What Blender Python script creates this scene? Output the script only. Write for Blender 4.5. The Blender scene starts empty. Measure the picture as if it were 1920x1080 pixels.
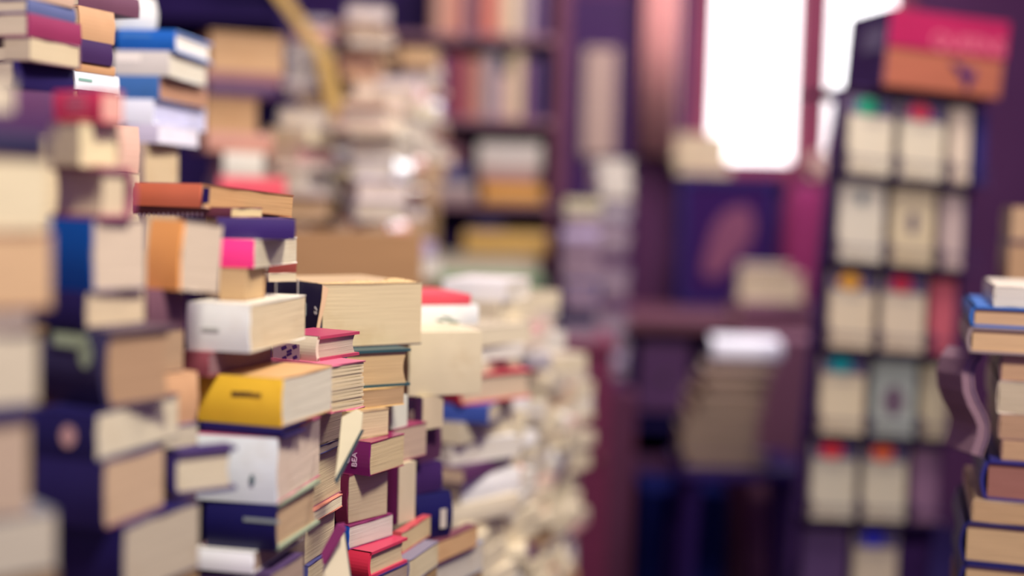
import bpy, math, random
from mathutils import Vector, Matrix
RNG = random.Random(7)
SC = bpy.context.scene
COL = SC.collection
# ------------------------------------------------------------------ camera
F = 2400.0                                    # focal length in pixels of the 1920 frame (45 mm)
CAM = Vector((0, 0, 1.30))
PITCH, ROLL = math.radians(3.8), math.radians(1.5)
fwd = Vector((0, math.cos(PITCH), -math.sin(PITCH)))
up0 = Vector((0, math.sin(PITCH), math.cos(PITCH)))
rt0 = Vector((1, 0, 0))
RT = rt0 * math.cos(ROLL) + up0 * math.sin(ROLL)
UP = up0 * math.cos(ROLL) - rt0 * math.sin(ROLL)
def px(x, y, d):
    return CAM + d * (fwd + RT * ((x - 960) / F) - UP * ((y - 540) / F))
def proj(P):
    v = P - CAM
    w = v.dot(fwd)
    return 960 + F * v.dot(RT) / w, 540 - F * v.dot(UP) / w, w
def z_at(X, Y, y):                            # height whose image row is y above ground point X, Y
    z = 1.2
    for _ in range(6):
        y0 = proj(Vector((X, Y, z)))[1]; y1 = proj(Vector((X, Y, z + .01)))[1]
        z += (y - y0) / (y1 - y0) * .01
    return z
cd = bpy.data.cameras.new('camera'); cam = bpy.data.objects.new('camera', cd); COL.objects.link(cam)
cam.matrix_world = Matrix(((RT.x, UP.x, -fwd.x, CAM.x), (RT.y, UP.y, -fwd.y, CAM.y), (RT.z, UP.z, -fwd.z, CAM.z), (0, 0, 0, 1)))
cd.sensor_width = 36; cd.lens = F / 1920 * 36
cd.clip_start = .02
cd.dof.use_dof = True; cd.dof.focus_distance = 1.21; cd.dof.aperture_fstop = 1.3
SC.camera = cam
# ------------------------------------------------------------------ materials
def lin(h):
    if isinstance(h, str):
        h = h.lstrip('#'); c = [int(h[i:i + 2], 16) / 255 for i in (0, 2, 4)]
    else:
        c = [v / 255 for v in h]
    return tuple((v / 12.92 if v <= .04045 else ((v + .055) / 1.055) ** 2.4) for v in c) + (1,)
MATS = {}
def mat(h, kind='cover', rough=None):
    k = (h, kind, rough)
    if k in MATS: return MATS[k]
    m = bpy.data.materials.new(kind + '_' + str(h)); m.use_nodes = True
    nt = m.node_tree; b = nt.nodes['Principled BSDF']; N = nt.nodes.new; Lk = nt.links.new
    c = lin(h)
    r = {'cover': .42, 'gloss': .16, 'pages': .9, 'wood': .5, 'cloth': .95, 'wall': .9, 'metal': .35, 'board': .85}[kind] if rough is None else rough
    b.inputs['Roughness'].default_value = r
    b.inputs['Specular IOR Level'].default_value = {'gloss': .6, 'cover': .35, 'metal': .5}.get(kind, .12)
    if kind == 'metal': b.inputs['Metallic'].default_value = .6
    tc = N('ShaderNodeTexCoord'); mp = N('ShaderNodeMapping'); no = N('ShaderNodeTexNoise'); mx = N('ShaderNodeMix'); mx.data_type = 'RGBA'
    Lk(tc.outputs['Object'], mp.inputs['Vector']); Lk(mp.outputs['Vector'], no.inputs['Vector'])
    sc, lo, hi, bump = {'cover': ((25, 25, 25), .86, 1.08, .02), 'gloss': ((12, 12, 12), .9, 1.06, 0), 'pages': ((14, 14, 900), .74, 1.12, .25),
        'wood': ((4, 4, 60), .6, 1.25, .08), 'cloth': ((30, 30, 30), .75, 1.15, .2), 'wall': ((3, 3, 3), .8, 1.1, .05),
        'metal': ((20, 20, 20), .9, 1.05, 0), 'board': ((9, 9, 40), .85, 1.08, .05)}[kind]
    mp.inputs['Scale'].default_value = sc; no.inputs['Scale'].default_value = 1; no.inputs['Detail'].default_value = 3
    mx.inputs[6].default_value = tuple(v * lo for v in c[:3]) + (1,); mx.inputs[7].default_value = tuple(min(1, v * hi) for v in c[:3]) + (1,)
    Lk(no.outputs['Fac'], mx.inputs[0])
    if kind in ('pages', 'cover'):                    # foxing and handling stains with a shape of their own
        n2 = N('ShaderNodeTexNoise'); n2.inputs['Scale'].default_value = 22; n2.inputs['Detail'].default_value = 4
        rp = N('ShaderNodeValToRGB'); rp.color_ramp.elements[0].position = .58; rp.color_ramp.elements[1].position = .78
        m2 = N('ShaderNodeMix'); m2.data_type = 'RGBA'
        Lk(tc.outputs['Object'], n2.inputs['Vector']); Lk(n2.outputs['Fac'], rp.inputs['Fac'])
        mu = N('ShaderNodeMath'); mu.operation = 'MULTIPLY'; mu.inputs[1].default_value = .45
        Lk(rp.outputs['Color'], mu.inputs[0]); Lk(mu.outputs[0], m2.inputs[0])
        Lk(mx.outputs[2], m2.inputs[6]); m2.inputs[7].default_value = (c[0] * .72, c[1] * .62, c[2] * .5, 1)
        Lk(m2.outputs[2], b.inputs['Base Color'])
    else:
        Lk(mx.outputs[2], b.inputs['Base Color'])
    if bump:
        bp = N('ShaderNodeBump'); bp.inputs['Strength'].default_value = bump; bp.inputs['Distance'].default_value = .002
        Lk(no.outputs['Fac'], bp.inputs['Height']); Lk(bp.outputs['Normal'], b.inputs['Normal'])
    MATS[k] = m
    return m
def glow(h, s):
    m = bpy.data.materials.new('daylight_glass'); m.use_nodes = True; b = m.node_tree.nodes['Principled BSDF']
    b.inputs['Base Color'].default_value = lin(h); b.inputs['Emission Color'].default_value = lin(h); b.inputs['Emission Strength'].default_value = s
    return m
# ------------------------------------------------------------------ mesh helpers
class MB:
    def __init__(s): s.v = []; s.f = []; s.sm = []
    def box(s, x0, x1, y0, y1, z0, z1):
        n = len(s.v)
        s.v += [(x, y, z) for z in (z0, z1) for x, y in ((x0, y0), (x1, y0), (x1, y1), (x0, y1))]
        s.f += [tuple(n + i for i in q) for q in ((3, 2, 1, 0), (4, 5, 6, 7), (0, 1, 5, 4), (1, 2, 6, 5), (2, 3, 7, 6), (3, 0, 4, 7))]
        return s
    def ext(s, prof, x0, x1, segs=1, jit=0.0, ends=0.0):      # profile (y, z) pushed along x
        n = len(s.v); k = len(prof)
        for i in range(segs + 1):
            t = i / segs; dz = RNG.uniform(-jit, jit)
            for (y, z) in prof:
                e = RNG.uniform(-ends, ends) if i in (0, segs) else 0
                s.v.append((x0 + (x1 - x0) * t + e, y, z + dz))
        for i in range(segs):
            for j in range(k):
                a = n + i * k + j; b = n + i * k + (j + 1) % k
                s.f.append((a, b, b + k, a + k))
        s.f.append(tuple(n + j for j in reversed(range(k)))); s.f.append(tuple(n + segs * k + j for j in range(k)))
        return s
    def bar(s, a, b, w, h=None, up=(0, 0, 1)):               # rectangular bar between two points
        a, b = Vector(a), Vector(b); d = (b - a).normalized(); h = h or w
        u = Vector(up); r = d.cross(u)
        if r.length < 1e-3: r = d.cross(Vector((1, 0, 0)))
        r.normalize(); u = r.cross(d)
        n = len(s.v)
        for P in (a, b):
            for i, j in ((-1, -1), (1, -1), (1, 1), (-1, 1)): s.v.append(tuple(P + r * (i * w / 2) + u * (j * h / 2)))
        s.f += [tuple(n + i for i in q) for q in ((3, 2, 1, 0), (4, 5, 6, 7), (0, 1, 5, 4), (1, 2, 6, 5), (2, 3, 7, 6), (3, 0, 4, 7))]
        return s
    def tube(s, pts, r, k=8):
        pts = [Vector(p) for p in pts]; n = len(s.v)
        for i, P in enumerate(pts):
            d = (pts[min(i + 1, len(pts) - 1)] - pts[max(i - 1, 0)]).normalized()
            u = d.cross(Vector((0, 0, 1)));
            if u.length < 1e-3: u = d.cross(Vector((1, 0, 0)))
            u.normalize(); w = d.cross(u)
            for j in range(k):
                t = 2 * math.pi * j / k; s.v.append(tuple(P + (u * math.cos(t) + w * math.sin(t)) * r))
        for i in range(len(pts) - 1):
            for j in range(k):
                a = n + i * k + j; b = n + i * k + (j + 1) % k; s.f.append((a, b, b + k, a + k))
        s.f.append(tuple(n + j for j in reversed(range(k)))); s.f.append(tuple(n + (len(pts) - 1) * k + j for j in range(k)))
        return s
    def build(s, name, m, parent=None, loc=(0, 0, 0), smooth=False, bevel=0):
        me = bpy.data.meshes.new(name); me.from_pydata(s.v, [], s.f); me.update()
        me.materials.append(m)
        if smooth:
            for p in me.polygons: p.use_smooth = True
        o = bpy.data.objects.new(name, me); COL.objects.link(o); o.location = loc
        if parent: o.parent = parent
        if bevel:
            bm = o.modifiers.new('bevel', 'BEVEL'); bm.width = bevel; bm.segments = 3; bm.limit_method = 'ANGLE'
        return o
def tag(o, label=None, cat=None, group=None, kind=None):
    if label: o['label'] = label
    if cat: o['category'] = cat
    if group: o['group'] = group
    if kind: o['kind'] = kind
    return o
def thing(name, label, cat, M=None, group=None):
    o = bpy.data.objects.new(name, None); COL.objects.link(o); o.empty_display_size = .05
    if M is not None: o.matrix_world = M
    return tag(o, label, cat, group)
def structure(name, mb, m): return tag(mb.build(name, m), kind='structure')
def text_mesh(name, s, size, m, parent, M, extrude=.0002):
    cu = bpy.data.curves.new(name, 'FONT'); cu.body = s; cu.size = size; cu.align_x = 'CENTER'; cu.align_y = 'CENTER'; cu.extrude = extrude
    t = bpy.data.objects.new(name + '_src', cu); COL.objects.link(t)
    me = bpy.data.meshes.new_from_object(t.evaluated_get(bpy.context.evaluated_depsgraph_get()))
    bpy.data.objects.remove(t); me.materials.clear(); me.materials.append(m)
    o = bpy.data.objects.new(name, me); COL.objects.link(o); o.parent = parent; o.matrix_basis = M
    return o
# ------------------------------------------------------------------ books
BOXES = []                                    # footprints already taken: (corners, z0, z1, label)
def rect(c, X, Y, L, W):
    X = Vector((X.x, X.y)); Y = Vector((Y.x, Y.y)); c = Vector((c.x, c.y))
    return [c + X * (a * L / 2) + Y * (b * W / 2) for a, b in ((-1, -1), (1, -1), (1, 1), (-1, 1))]
def hit(p, q, tol=.0012):
    for poly in (p, q):
        for i in range(4):
            e = poly[(i + 1) % 4] - poly[i]; n = Vector((-e.y, e.x))
            if n.length < 1e-9: continue
            n.normalize()
            a = [n.dot(v) for v in p]; b = [n.dot(v) for v in q]
            if max(a) < min(b) + tol or max(b) < min(a) + tol: return False
    return True
def clash(p, z0, z1):
    for q, a, b, l in BOXES:
        if z1 > a + .0008 and z0 < b - .0008 and hit(p, q): return l
    return None
PAGE = 'd9c8a4'; TANP = 'c3a274'; GREYP = 'cfc3ab'; MAUVE = 'a98a7c'; BROWNP = 'b08d5e'
Z = Vector((0, 0, 1))
def book(name, label, group, ctr, X, Y, L, W, T, cover, pages=PAGE, hard=False, fine=True, spine=None, gloss=False, back=None, M0=None, wave=.0, ribs=False, cat='book'):
    """ctr: centre of the box; X along the spine, Y from spine to fore edge, X x Y is the thickness."""
    Zl = X.cross(Y)
    h = abs(X.z) * L + abs(Y.z) * W + abs(Zl.z) * T
    yaw = math.atan2(X.y, X.x) if abs(X.z) < .7 else math.atan2(Y.y, Y.x)
    R = Matrix.Translation(ctr - Z * (h / 2)) @ Matrix.Rotation(yaw, 4, 'Z')
    body = Matrix(((X.x, Y.x, Zl.x, 0), (X.y, Y.y, Zl.y, 0), (X.z, Y.z, Zl.z, 0), (0, 0, 0, 1)))
    body = Matrix.Translation(ctr - Zl * (T / 2)) @ body
    loc = R.inverted() @ body
    if M0 is not None: R = M0 @ R
    root = thing(name, label, cat, R, group)
    tb = min(.0028, T * .12) if hard else min(.0012, T * .1)
    ov = .0032 if hard else .0004
    ck = 'gloss' if gloss else 'cover'
    mc = mat(cover, ck); ms = mat(spine or cover, ck); mb_ = mat(back or cover, ck); mp = mat(pages, 'pages')
    parts = []
    x0, x1, y0, y1 = -L / 2, L / 2, -W / 2, W / 2
    bulge = min(.006, T * .12) if hard else min(.002, T * .05)
    def spine_prof():
        out, inn = [], []
        for i in range(9):
            t = i / 8; b = bulge * math.sin(math.pi * t)
            out.append((y0 + bulge - b, T * t)); inn.append((y0 + bulge - b + tb * 1.4, tb * .0 + T * t))
        return out + inn[::-1]
    def board(z, j):
        n = 6; lo = [(y0 + bulge + (y1 - y0 - bulge) * i / n, z) for i in range(n + 1)]
        return lo + [(y, z + tb) for y, _ in lo[::-1]]
    # page block
    k = 6; cv = min(.005, W * .05) if hard else .0
    fore = [(y1 - ov - cv * math.sin(math.pi * i / k), tb + (T - 2 * tb) * i / k) for i in range(k + 1)]
    ys = y0 + bulge + tb
    if ribs:                                   # swollen, separated gatherings
        prof = [(ys, tb)] + fore + [(ys, T - tb)]
        g = MB(); n = 13
        for i in range(n):
            a = tb + (T - 2 * tb) * i / n; b = tb + (T - 2 * tb) * (i + 1) / n; e = RNG.uniform(0, .0016)
            g.ext([(ys, a), (y1 - ov - e, a + .0002), (y1 - ov - e, b - .0006), (ys, b - .0002)], x0 + ov + e, x1 - ov - e)
        parts.append(g.build('page_block', mp, root))
    else:
        parts.append(MB().ext([(ys, tb)] + fore + [(ys, T - tb)], x0 + ov, x1 - ov).build('page_block', mp, root))
    if fine:
        sg = 10 if not hard else 1
        jt = .0004 if not hard else 0
        parts.append(MB().ext(spine_prof(), x0, x1, sg, 0, .0006 if not hard else 0).build('spine', ms, root, smooth=False))
        parts.append(MB().ext(board(T - tb, 1), x0, x1, sg, 0, .0005 if not hard else 0).build('front_cover', mc, root))
        parts.append(MB().ext(board(0, -1), x0, x1, sg, 0, .0005 if not hard else 0).build('back_cover', mb_, root))
    else:
        g = MB(); g.ext(spine_prof(), x0, x1); g.ext(board(T - tb, 1), x0, x1); g.ext(board(0, -1), x0, x1)
        parts.append(g.build('cover', mc if spine is None else ms, root))
    for c in parts:
        c.matrix_basis = loc @ c.matrix_basis
    root_dims[root.name] = (L, W, T, bulge, loc)
    return root
root_dims = {}
def decal(root, name, kind, u, w, m, size, s=None, rot=0, face='spine', wd=None, ht=None, label=None):
    """lettering or a printed patch on the spine (u along the spine, w through the thickness, metres from the spine's lower left) or on the front cover"""
    L, W, T, bulge, loc = root_dims[root.name]
    if face == 'spine': M = Matrix.Translation((u - L / 2, -W / 2 - .0002, w)) @ Matrix.Rotation(math.pi / 2, 4, 'X')
    else: M = Matrix.Translation((u - L / 2, w - W / 2, T + .0003))
    M = loc @ M @ Matrix.Rotation(math.radians(rot), 4, 'Z')
    if s: o = text_mesh(name, s, size, m, root, M)
    else:
        mb = MB()
        if kind == 'disc':
            n = 20; pts = [(math.cos(2 * math.pi * i / n) * wd / 2, math.sin(2 * math.pi * i / n) * ht / 2) for i in range(n)]
            mb.v = [(x, y, 0) for x, y in pts] + [(x, y, .0003) for x, y in pts]
            mb.f = [tuple(range(n, 2 * n)), tuple(reversed(range(n)))] + [(i, (i + 1) % n, n + (i + 1) % n, n + i) for i in range(n)]
        else: mb.box(-wd / 2, wd / 2, -ht / 2, ht / 2, -.0001, .0003)
        o = mb.build(name, m, root); o.matrix_basis = M
    if label: o['label'] = label
    return o
def along(P, D, xt):                          # how far along D from P until image column xt
    v = P - CAM; k = (xt - 960) / F
    return (k * v.dot(fwd) - v.dot(RT)) / (D.dot(RT) - k * D.dot(fwd))
WARN = []
LOWEST = []
def column(items, hidden=.14, riser=None, group='books piled in the near wall on the left'):
    """items top to bottom: dict(x, t, b, d, a, xr, xl, side, c, p, l, ...): the nearest upright edge of each book, its left and right ends"""
    geo = []
    for it in items:
        P = px(it['x'], (it['t'] + it['b']) / 2, it['d'])
        geo.append([P, z_at(P.x, P.y, it['b']), z_at(P.x, P.y, it['t'])])
    for i in range(len(items) - 1):
        if items[i].get('free'): continue
        m = (geo[i][1] + geo[i + 1][2]) / 2
        if abs(geo[i][1] - geo[i + 1][2]) < .05: geo[i][1] = geo[i + 1][2] = m
    out = []
    for it, (P, z0, z1) in zip(items, geo):
        a = math.radians(it['a'])
        R = Vector((math.sin(a), math.cos(a), 0)); Lf = Vector((-math.cos(a), math.sin(a), 0))
        Lr = along(P, R, it['xr']) if 'xr' in it else it.get('Lr', .1)
        Ll = along(P, Lf, it['xl']) if 'xl' in it else it.get('Ll', hidden)
        if it.get('cap'): Lr = min(Lr, it['cap'])
        if not .004 < Lr < .4: WARN.append(('Lr', it['l'], Lr)); Lr = .12
        if not .004 < Ll < .4: WARN.append(('Ll', it['l'], Ll)); Ll = .1
        P0 = Vector((P.x, P.y, 0))
        for k in range(40):
            c = P0 + R * (Lr / 2) + Lf * (Ll / 2)
            w = clash(rect(c, R, Lf, Lr, Ll), z0, z1)
            if not w: break
            if k % 3 < 2 and Ll > .03: Ll *= .9
            elif Lr > .03: Lr *= .94
            else: break
        if w: WARN.append(('clash', it['l'], w, Lr, Ll))
        BOXES.append((rect(c, R, Lf, Lr, Ll), z0, z1, it['l']))
        H = z1 - z0; s = it.get('side', 'L')
        c = Vector((c.x, c.y, (z0 + z1) / 2))
        if s == 'L': X, Y, L, W, T = -Lf, R, Ll, Lr, H
        elif s == 'R': X, Y, L, W, T = R, Lf, Lr, Ll, H
        elif s == 'B': X, Y, L, W, T = Lf, -R, Ll, Lr, H
        elif s == 'K': X, Y, L, W, T = -R, -Lf, Lr, Ll, H
        elif s == 'UL': X, Y, L, W, T = Z, R, H, Lr, Ll
        elif s == 'UR': X, Y, L, W, T = Z, Lf, H, Ll, Lr
        elif s == 'UB': X, Y, L, W, T = Z, -R, H, Lr, Ll
        elif s == 'UK': X, Y, L, W, T = Z, -Lf, H, Ll, Lr
        M0 = None
        if it.get('tilt'):
            ax = {'L': Lf, 'R': R, 'V': fwd}[it.get('tax', 'L')]
            pv = Vector((P.x, P.y, z0))
            M0 = Matrix.Translation(pv) @ Matrix.Rotation(math.radians(it['tilt']), 4, ax) @ Matrix.Translation(-pv)
        r = book(it.get('n', 'hardback_book' if it.get('hard') else 'paperback'), it['l'], it.get('g', group), c, X, Y, L, W, T, it['c'], it.get('p', PAGE),
                 it.get('hard', False), it.get('fine', True), it.get('s'), it.get('gl', False), it.get('bk'), M0, ribs=it.get('ribs', False))
        out.append(r); it['_'] = (P, R, Lf, Lr, Ll, z0, z1)
        it['root'] = r
    P, R, Lf, Lr, Ll, z0, z1 = items[-1]['_']
    if riser is not None and z0 - riser[0] > .01:
        Lr, Ll = max(Lr, .03), max(Ll, .03)
        for k in range(30):
            c = Vector((P.x, P.y, 0)) + R * (Lr / 2 + .001) + Lf * (Ll / 2 + .001)
            if not clash(rect(c, R, Lf, Lr, Ll), riser[0], z0): break
            Ll *= .9; Lr *= .95
        carton(c, R, Lf, Lr, Ll, riser[0], z0, riser[1])
    return out
def carton(c, R, Lf, Lr, Ll, z0, z1, label, col='8f7350'):
    BOXES.append((rect(c, R, Lf, Lr, Ll), z0, z1, label))
    M = Matrix.Translation(Vector((c.x, c.y, z0))) @ Matrix.Rotation(math.atan2(R.y, R.x), 4, 'Z')
    t = thing('cardboard_box', label, 'box', M)
    m = mat(col, 'board'); h = z1 - z0
    MB().box(-Lr / 2, Lr / 2, -Ll / 2, Ll / 2, 0, h - .003).build('box_body', m, t, bevel=.002)
    MB().box(-Lr / 2, -.001, -Ll / 2, Ll / 2, h - .003, h).build('flap', m, t)
    MB().box(.001, Lr / 2, -Ll / 2, Ll / 2, h - .003, h).build('flap', m, t)
    return t
def at_left(it, x, y):                        # image point on a spine that faces left -> spine coordinates
    P, R, Lf, Lr, Ll, z0, z1 = it['_']
    t = along(Vector((P.x, P.y, (z0 + z1) / 2)), Lf, x); Q = P + Lf * t
    return Ll - t, z_at(Q.x, Q.y, y) - z0
def at_right(it, x, y):
    P, R, Lf, Lr, Ll, z0, z1 = it['_']
    t = along(Vector((P.x, P.y, (z0 + z1) / 2)), R, x); Q = P + R * t
    return t, z_at(Q.x, Q.y, y) - z0
def D(x, t, b, d, a, side, c, l, **k):
    k.update(x=x, t=t, b=b, d=d, a=a, side=side, c=c, l=l); return k
def slab(pts, th, name, m, parent=None, bevel=0):
    """a bent or slanting sheet of pages: outline points (image column, row, distance) given real thickness away from the viewer"""
    P = [px(*p) for p in pts]; mb = MB(); n = len(P)
    mb.v = [tuple(p) for p in P] + [tuple(p + fwd * th) for p in P]
    mb.f = [tuple(reversed(range(n))), tuple(range(n, 2 * n))] + [(i, (i + 1) % n, n + (i + 1) % n, n + i) for i in range(n)]
    o = mb.build(name, m)
    if parent:
        o.parent = parent; o.matrix_parent_inverse = parent.matrix_world.inverted()
    return o
# ------------------------------------------------------------------ room
BACK = 5.3
structure('floor', MB().box(-3, 3.2, -.6, BACK, -.05, 0), mat('2a2350', 'wood'))
structure('wall_left', MB().box(-3.1, -3, -.6, BACK, 0, 3), mat('6b4a56', 'wall'))
structure('wall_right', MB().box(3.2, 3.3, -.6, BACK, 0, 3), mat('5a3355', 'wall'))
# table under the near pile
def table(name, label, x0, x1, y0, y1, h, col, a=0, pivot=None, th=.03):
    M = Matrix.Translation(Vector(((x0 + x1) / 2, (y0 + y1) / 2, 0)))
    t = thing(name, label, 'table', M); w, d = (x1 - x0) / 2, (y1 - y0) / 2; m = mat(col, 'wood')
    MB().box(-w, w, -d, d, h - th, h).build('table_top', m, t, bevel=.003)
    for sx in (-1, 1):
        for sy in (-1, 1):
            MB().box(-.025, .025, -.025, .025, 0, h - th).build('leg', m, t, (sx * (w - .04), sy * (d - .04), 0), bevel=.003)
    MB().box(-w + .06, w - .06, -.012, .012, h - th - .08, h - th).build('apron', m, t, (0, -d + .04, 0))
    MB().box(-w + .06, w - .06, -.012, .012, h - th - .08, h - th).build('apron', m, t, (0, d - .04, 0))
    return t
H1 = .82
table('wooden_table', 'dark wooden table carrying the near wall of piled books on the left', -.95, -.045, .45, 1.58, H1, '5d3a34')
RIS = lambda w: (H1, 'plain brown cardboard box lying under ' + w)
# ------------------------------------------------------------------ the near wall of books on the left
colA = [
 D(-190, 130, 198, .66, 48, 'L', '8f8070', 'small pale book end jutting in at the upper left edge', xr=26, Ll=.1, p='cfc0a2'),
 D(-190, 198, 240, .66, 48, 'R', '4b2c50', 'plum paperback at the left edge, lying on the black-spined book', xr=100, Ll=.12, p=MAUVE),
 D(-190, 240, 287, .66, 48, 'R', '161238', 'black-spined hardback at the left edge above the tall cream page block', xr=88, Ll=.12, hard=True),
 D(-190, 287, 437, .66, 48, 'L', '8a5a4a', 'very thick cream-paged book at the left edge under the black spine', xr=92, Ll=.1, p='d6c7a0'),
 D(-190, 437, 588, .66, 48, 'L', 'a5785a', 'thick tan-paged book at the left edge beside the blue spine', xr=98, Ll=.1, p='c9a67c'),
 D(-190, 588, 637, .66, 48, 'L', '3a2c52', 'dim thin paperback at the left edge under the thick tan pages', xr=60, Ll=.1, p='a89684'),
 D(-190, 637, 782, .66, 48, 'L', '51405c', 'thick grey-cream block at the left edge beside the black and pale green spine', xr=72, Ll=.1, p='c6b99c'),
 D(-190, 782, 818, .66, 48, 'R', '1a1648', 'thin navy hardback at the left edge under the grey-cream block', xr=62, Ll=.1, hard=True),
 D(-190, 818, 998, .66, 48, 'L', '80624e', 'thick dull tan book at the left edge near the bottom corner', xr=55, Ll=.1, p='b39c82'),
 D(-190, 998, 1120, .66, 48, 'L', '6a6a70', 'grey-cream book in the bottom left corner', xr=106, Ll=.1, p='b7ad95'),
]
column(colA, riser=RIS('the leftmost near pile'))
colB = [
 D(187, 168, 228, .84, 32, 'L', 'd23a58', 'crimson-spined paperback with pale title rows in the upper left', xl=100, xr=232, p='d9a090', s='d8405e'),
 D(150, 228, 312, .84, 34, 'B', 'b9a080', 'cream-paged paperback right under the crimson spine', xl=88, xr=225, p='dccb9f'),
 D(188, 312, 411, .84, 34, 'B', '9a4a68', 'thick two-tone cream book with a dusty pink cover above the blue spine', xl=92, xr=255, p='d0bc9a', hard=True),
 D(170, 411, 548, .84, 30, 'L', '6a5874', 'fat book with a glossy deep blue spine', xl=86, xr=274, p='cdb9a0', s='0a4f9c', gl=True),
 D(158, 548, 620, .84, 26, 'L', '231b4c', 'small book with a shaded navy spine between the blue spine and the pale green one', xl=48, xr=272, p='cdb896'),
 D(188, 620, 774, .83, 32, 'L', '5b4a50', 'thick book with a black spine pale green at the top', xl=76, xr=328, p='a98868', s='35304e', hard=True),
 D(178, 774, 868, .82, 17, 'L', '1c1748', 'black-spined book with a round pinkish emblem', xl=60, xr=335, p='cfc2a4'),
 D(192, 868, 992, .82, 17, 'L', '221a4c', 'plain navy-spined thick book under the one with the round emblem', xl=64, xr=308, p='bda080', bk='8a4a5c'),
 D(228, 992, 1125, .83, 22, 'L', '1c154a', 'black-spined book at the bottom left with thick grey-beige pages', xl=100, xr=374, p='b4a68e'),
]
column(colB, riser=RIS('the black-spined books'))
lt = mat('e8dccb', 'board')
for i, (yy, ww) in enumerate(((180, .016), (192, .02), (204, .018))):
    u, w = at_left(colB[0], 143, yy); decal(colB[0]['root'], 'spine_lettering', 'box', u, w, mat('e8909c', 'board'), 0, wd=ww, ht=.0016)
u, w = at_left(colB[6], 128, 818); decal(colB[6]['root'], 'spine_emblem', 'disc', u, w, mat('c79a94', 'board'), 0, wd=.011, ht=.014, label='round pinkish emblem')
u, w = at_left(colB[5], 132, 638); decal(colB[5]['root'], 'spine_panel_or_glint', 'box', u, w, mat('b4c49a', 'board'), 0, wd=.034, ht=.009, label='pale green band at the top of the spine')
u, w = at_left(colB[5], 160, 665); decal(colB[5]['root'], 'spine_panel_or_glint', 'disc', u, w, mat('a9b792', 'board'), 0, wd=.012, ht=.018, label='pale green shape on the spine')
# upper left, a little further back
colT = [
 D(55, -40, -4, 1.0, 20, 'R', 'c9a890', 'cream and pink booklet at the very top left edge of the picture', xr=140, Ll=.12, p='e0c8b0'),
 D(53, -4, 24, 1.0, 18, 'R', '5c648c', 'thin slate-blue paperback lying on the maroon one, top left', xr=142, Ll=.12),
 D(55, 24, 68, 1.0, 18, 'R', '8c3054', 'maroon paperback near the top left corner', xr=153, Ll=.12),
 D(57, 68, 114, 1.0, 18, 'B', '7a5560', 'tan and cream-paged book under the maroon paperback', xl=6, xr=152, p='c9b795'),
 D(28, 114, 164, 1.0, 22, 'R', '241a4e', 'black-spined book under the tan and cream-paged one, upper left', xr=140, Ll=.11),
 D(22, 164, 240, 1.0, 24, 'R', '573355', 'plum-spined book behind the crimson spine, upper left', xr=150, Ll=.11),
 D(22, 240, 420, 1.0, 24, 'L', '8d7a68', 'tall dim cream book mostly hidden behind the pink-covered one', xr=150, Ll=.09, p='cbb690'),
]
column(colT, riser=RIS('the maroon and plum books'))
colU = [
 D(150, -28, 10, 1.28, 22, 'R', '6b4456', 'dim brown paperback on the tan box-like book at the top', xr=262, Ll=.11),
 D(150, 10, 72, 1.28, 22, 'R', 'c79c74', 'thick tan book near the top, left of the rounded white one', xr=216, Ll=.11, p='d3b285'),
 D(150, 72, 114, 1.28, 22, 'R', '3f2752', 'dark plum paperback between the maroon book and the blue one', xr=212, Ll=.11),
 D(142, 114, 132, 1.28, 22, 'R', 'c09268', 'thin tan paperback lying on the white glossy spine', xr=216, Ll=.11),
 D(140, 132, 168, 1.28, 22, 'R', 'e9eef0', 'white glossy-spined paperback above the crimson one', xr=224, Ll=.11, gl=True),
 D(150, 168, 232, 1.28, 22, 'R', '452a4c', 'dark thick book in shade right of the crimson spine', xr=216, Ll=.11),
 D(205, 232, 322, 1.28, 24, 'R', 'd8b09c', 'pale pink-cream book standing out right of the cream pages', xr=262, Ll=.14),
 D(205, 322, 420, 1.28, 24, 'L', 'b79f86', 'cream book hidden behind the two-tone pink-covered one', xr=262, Ll=.12),
]
column(colU, riser=RIS('the tan book and white glossy spine'))
u, w = at_right(colU[4], 160, 150); decal(colU[4]['root'], 'spine_lettering', 'box', u, w, mat('7fa79a', 'board'), 0, wd=.02, ht=.003)
colV = [
 D(218, -20, 54, 1.62, 24, 'R', 'd8d6cc', 'rounded white book at the top, above the royal blue spine', xr=296, Ll=.1, hard=True),
 D(328, 54, 96, 1.62, 5, 'L', '1c62b4', 'royal blue-spined book on top of the pile at the upper left', xl=219, xr=398, p='e9e4d8', hard=True),
 D(317, 96, 142, 1.62, 5, 'L', 'd9d2c2', 'glossy white-spined book right under the royal blue one', xl=213, xr=387, p='d8d0ba', gl=True),
 D(298, 142, 186, 1.62, 6, 'L', '3f6ea8', 'steel-blue-spined book with tan pages, third in the pile under the royal blue one', xl=215, xr=388, p='b08468'),
 D(287, 186, 232, 1.62, 6, 'L', 'eef0f2', 'bright white book under the steel-blue spine', xl=213, xr=386, p='c4c4dc', gl=True),
 D(296, 232, 268, 1.62, 10, 'L', 'cfc6d2', 'pale lilac glossy booklet under the bright white book', xl=236, xr=372, p='e6e2ea', gl=True),
 D(270, 268, 346, 1.62, 14, 'L', 'b39a86', 'cream book just above the orange spine', xl=240, xr=335, p='cdb58f'),
 D(270, 346, 470, 1.62, 14, 'L', '6d5560', 'shaded book behind the orange spine', xl=240, xr=335, p='b79f80'),
]
column(colV, riser=(0, 'tall brown cardboard box under the pile topped by the royal blue book'))
u, w = at_left(colV[2], 240, 108); decal(colV[2]['root'], 'spine_panel_or_glint', 'box', u, w, mat('fff3e0', 'gloss'), 0, wd=.032, ht=.009)  # painted glint: pale patch for the window highlight on the glossy spine
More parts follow.
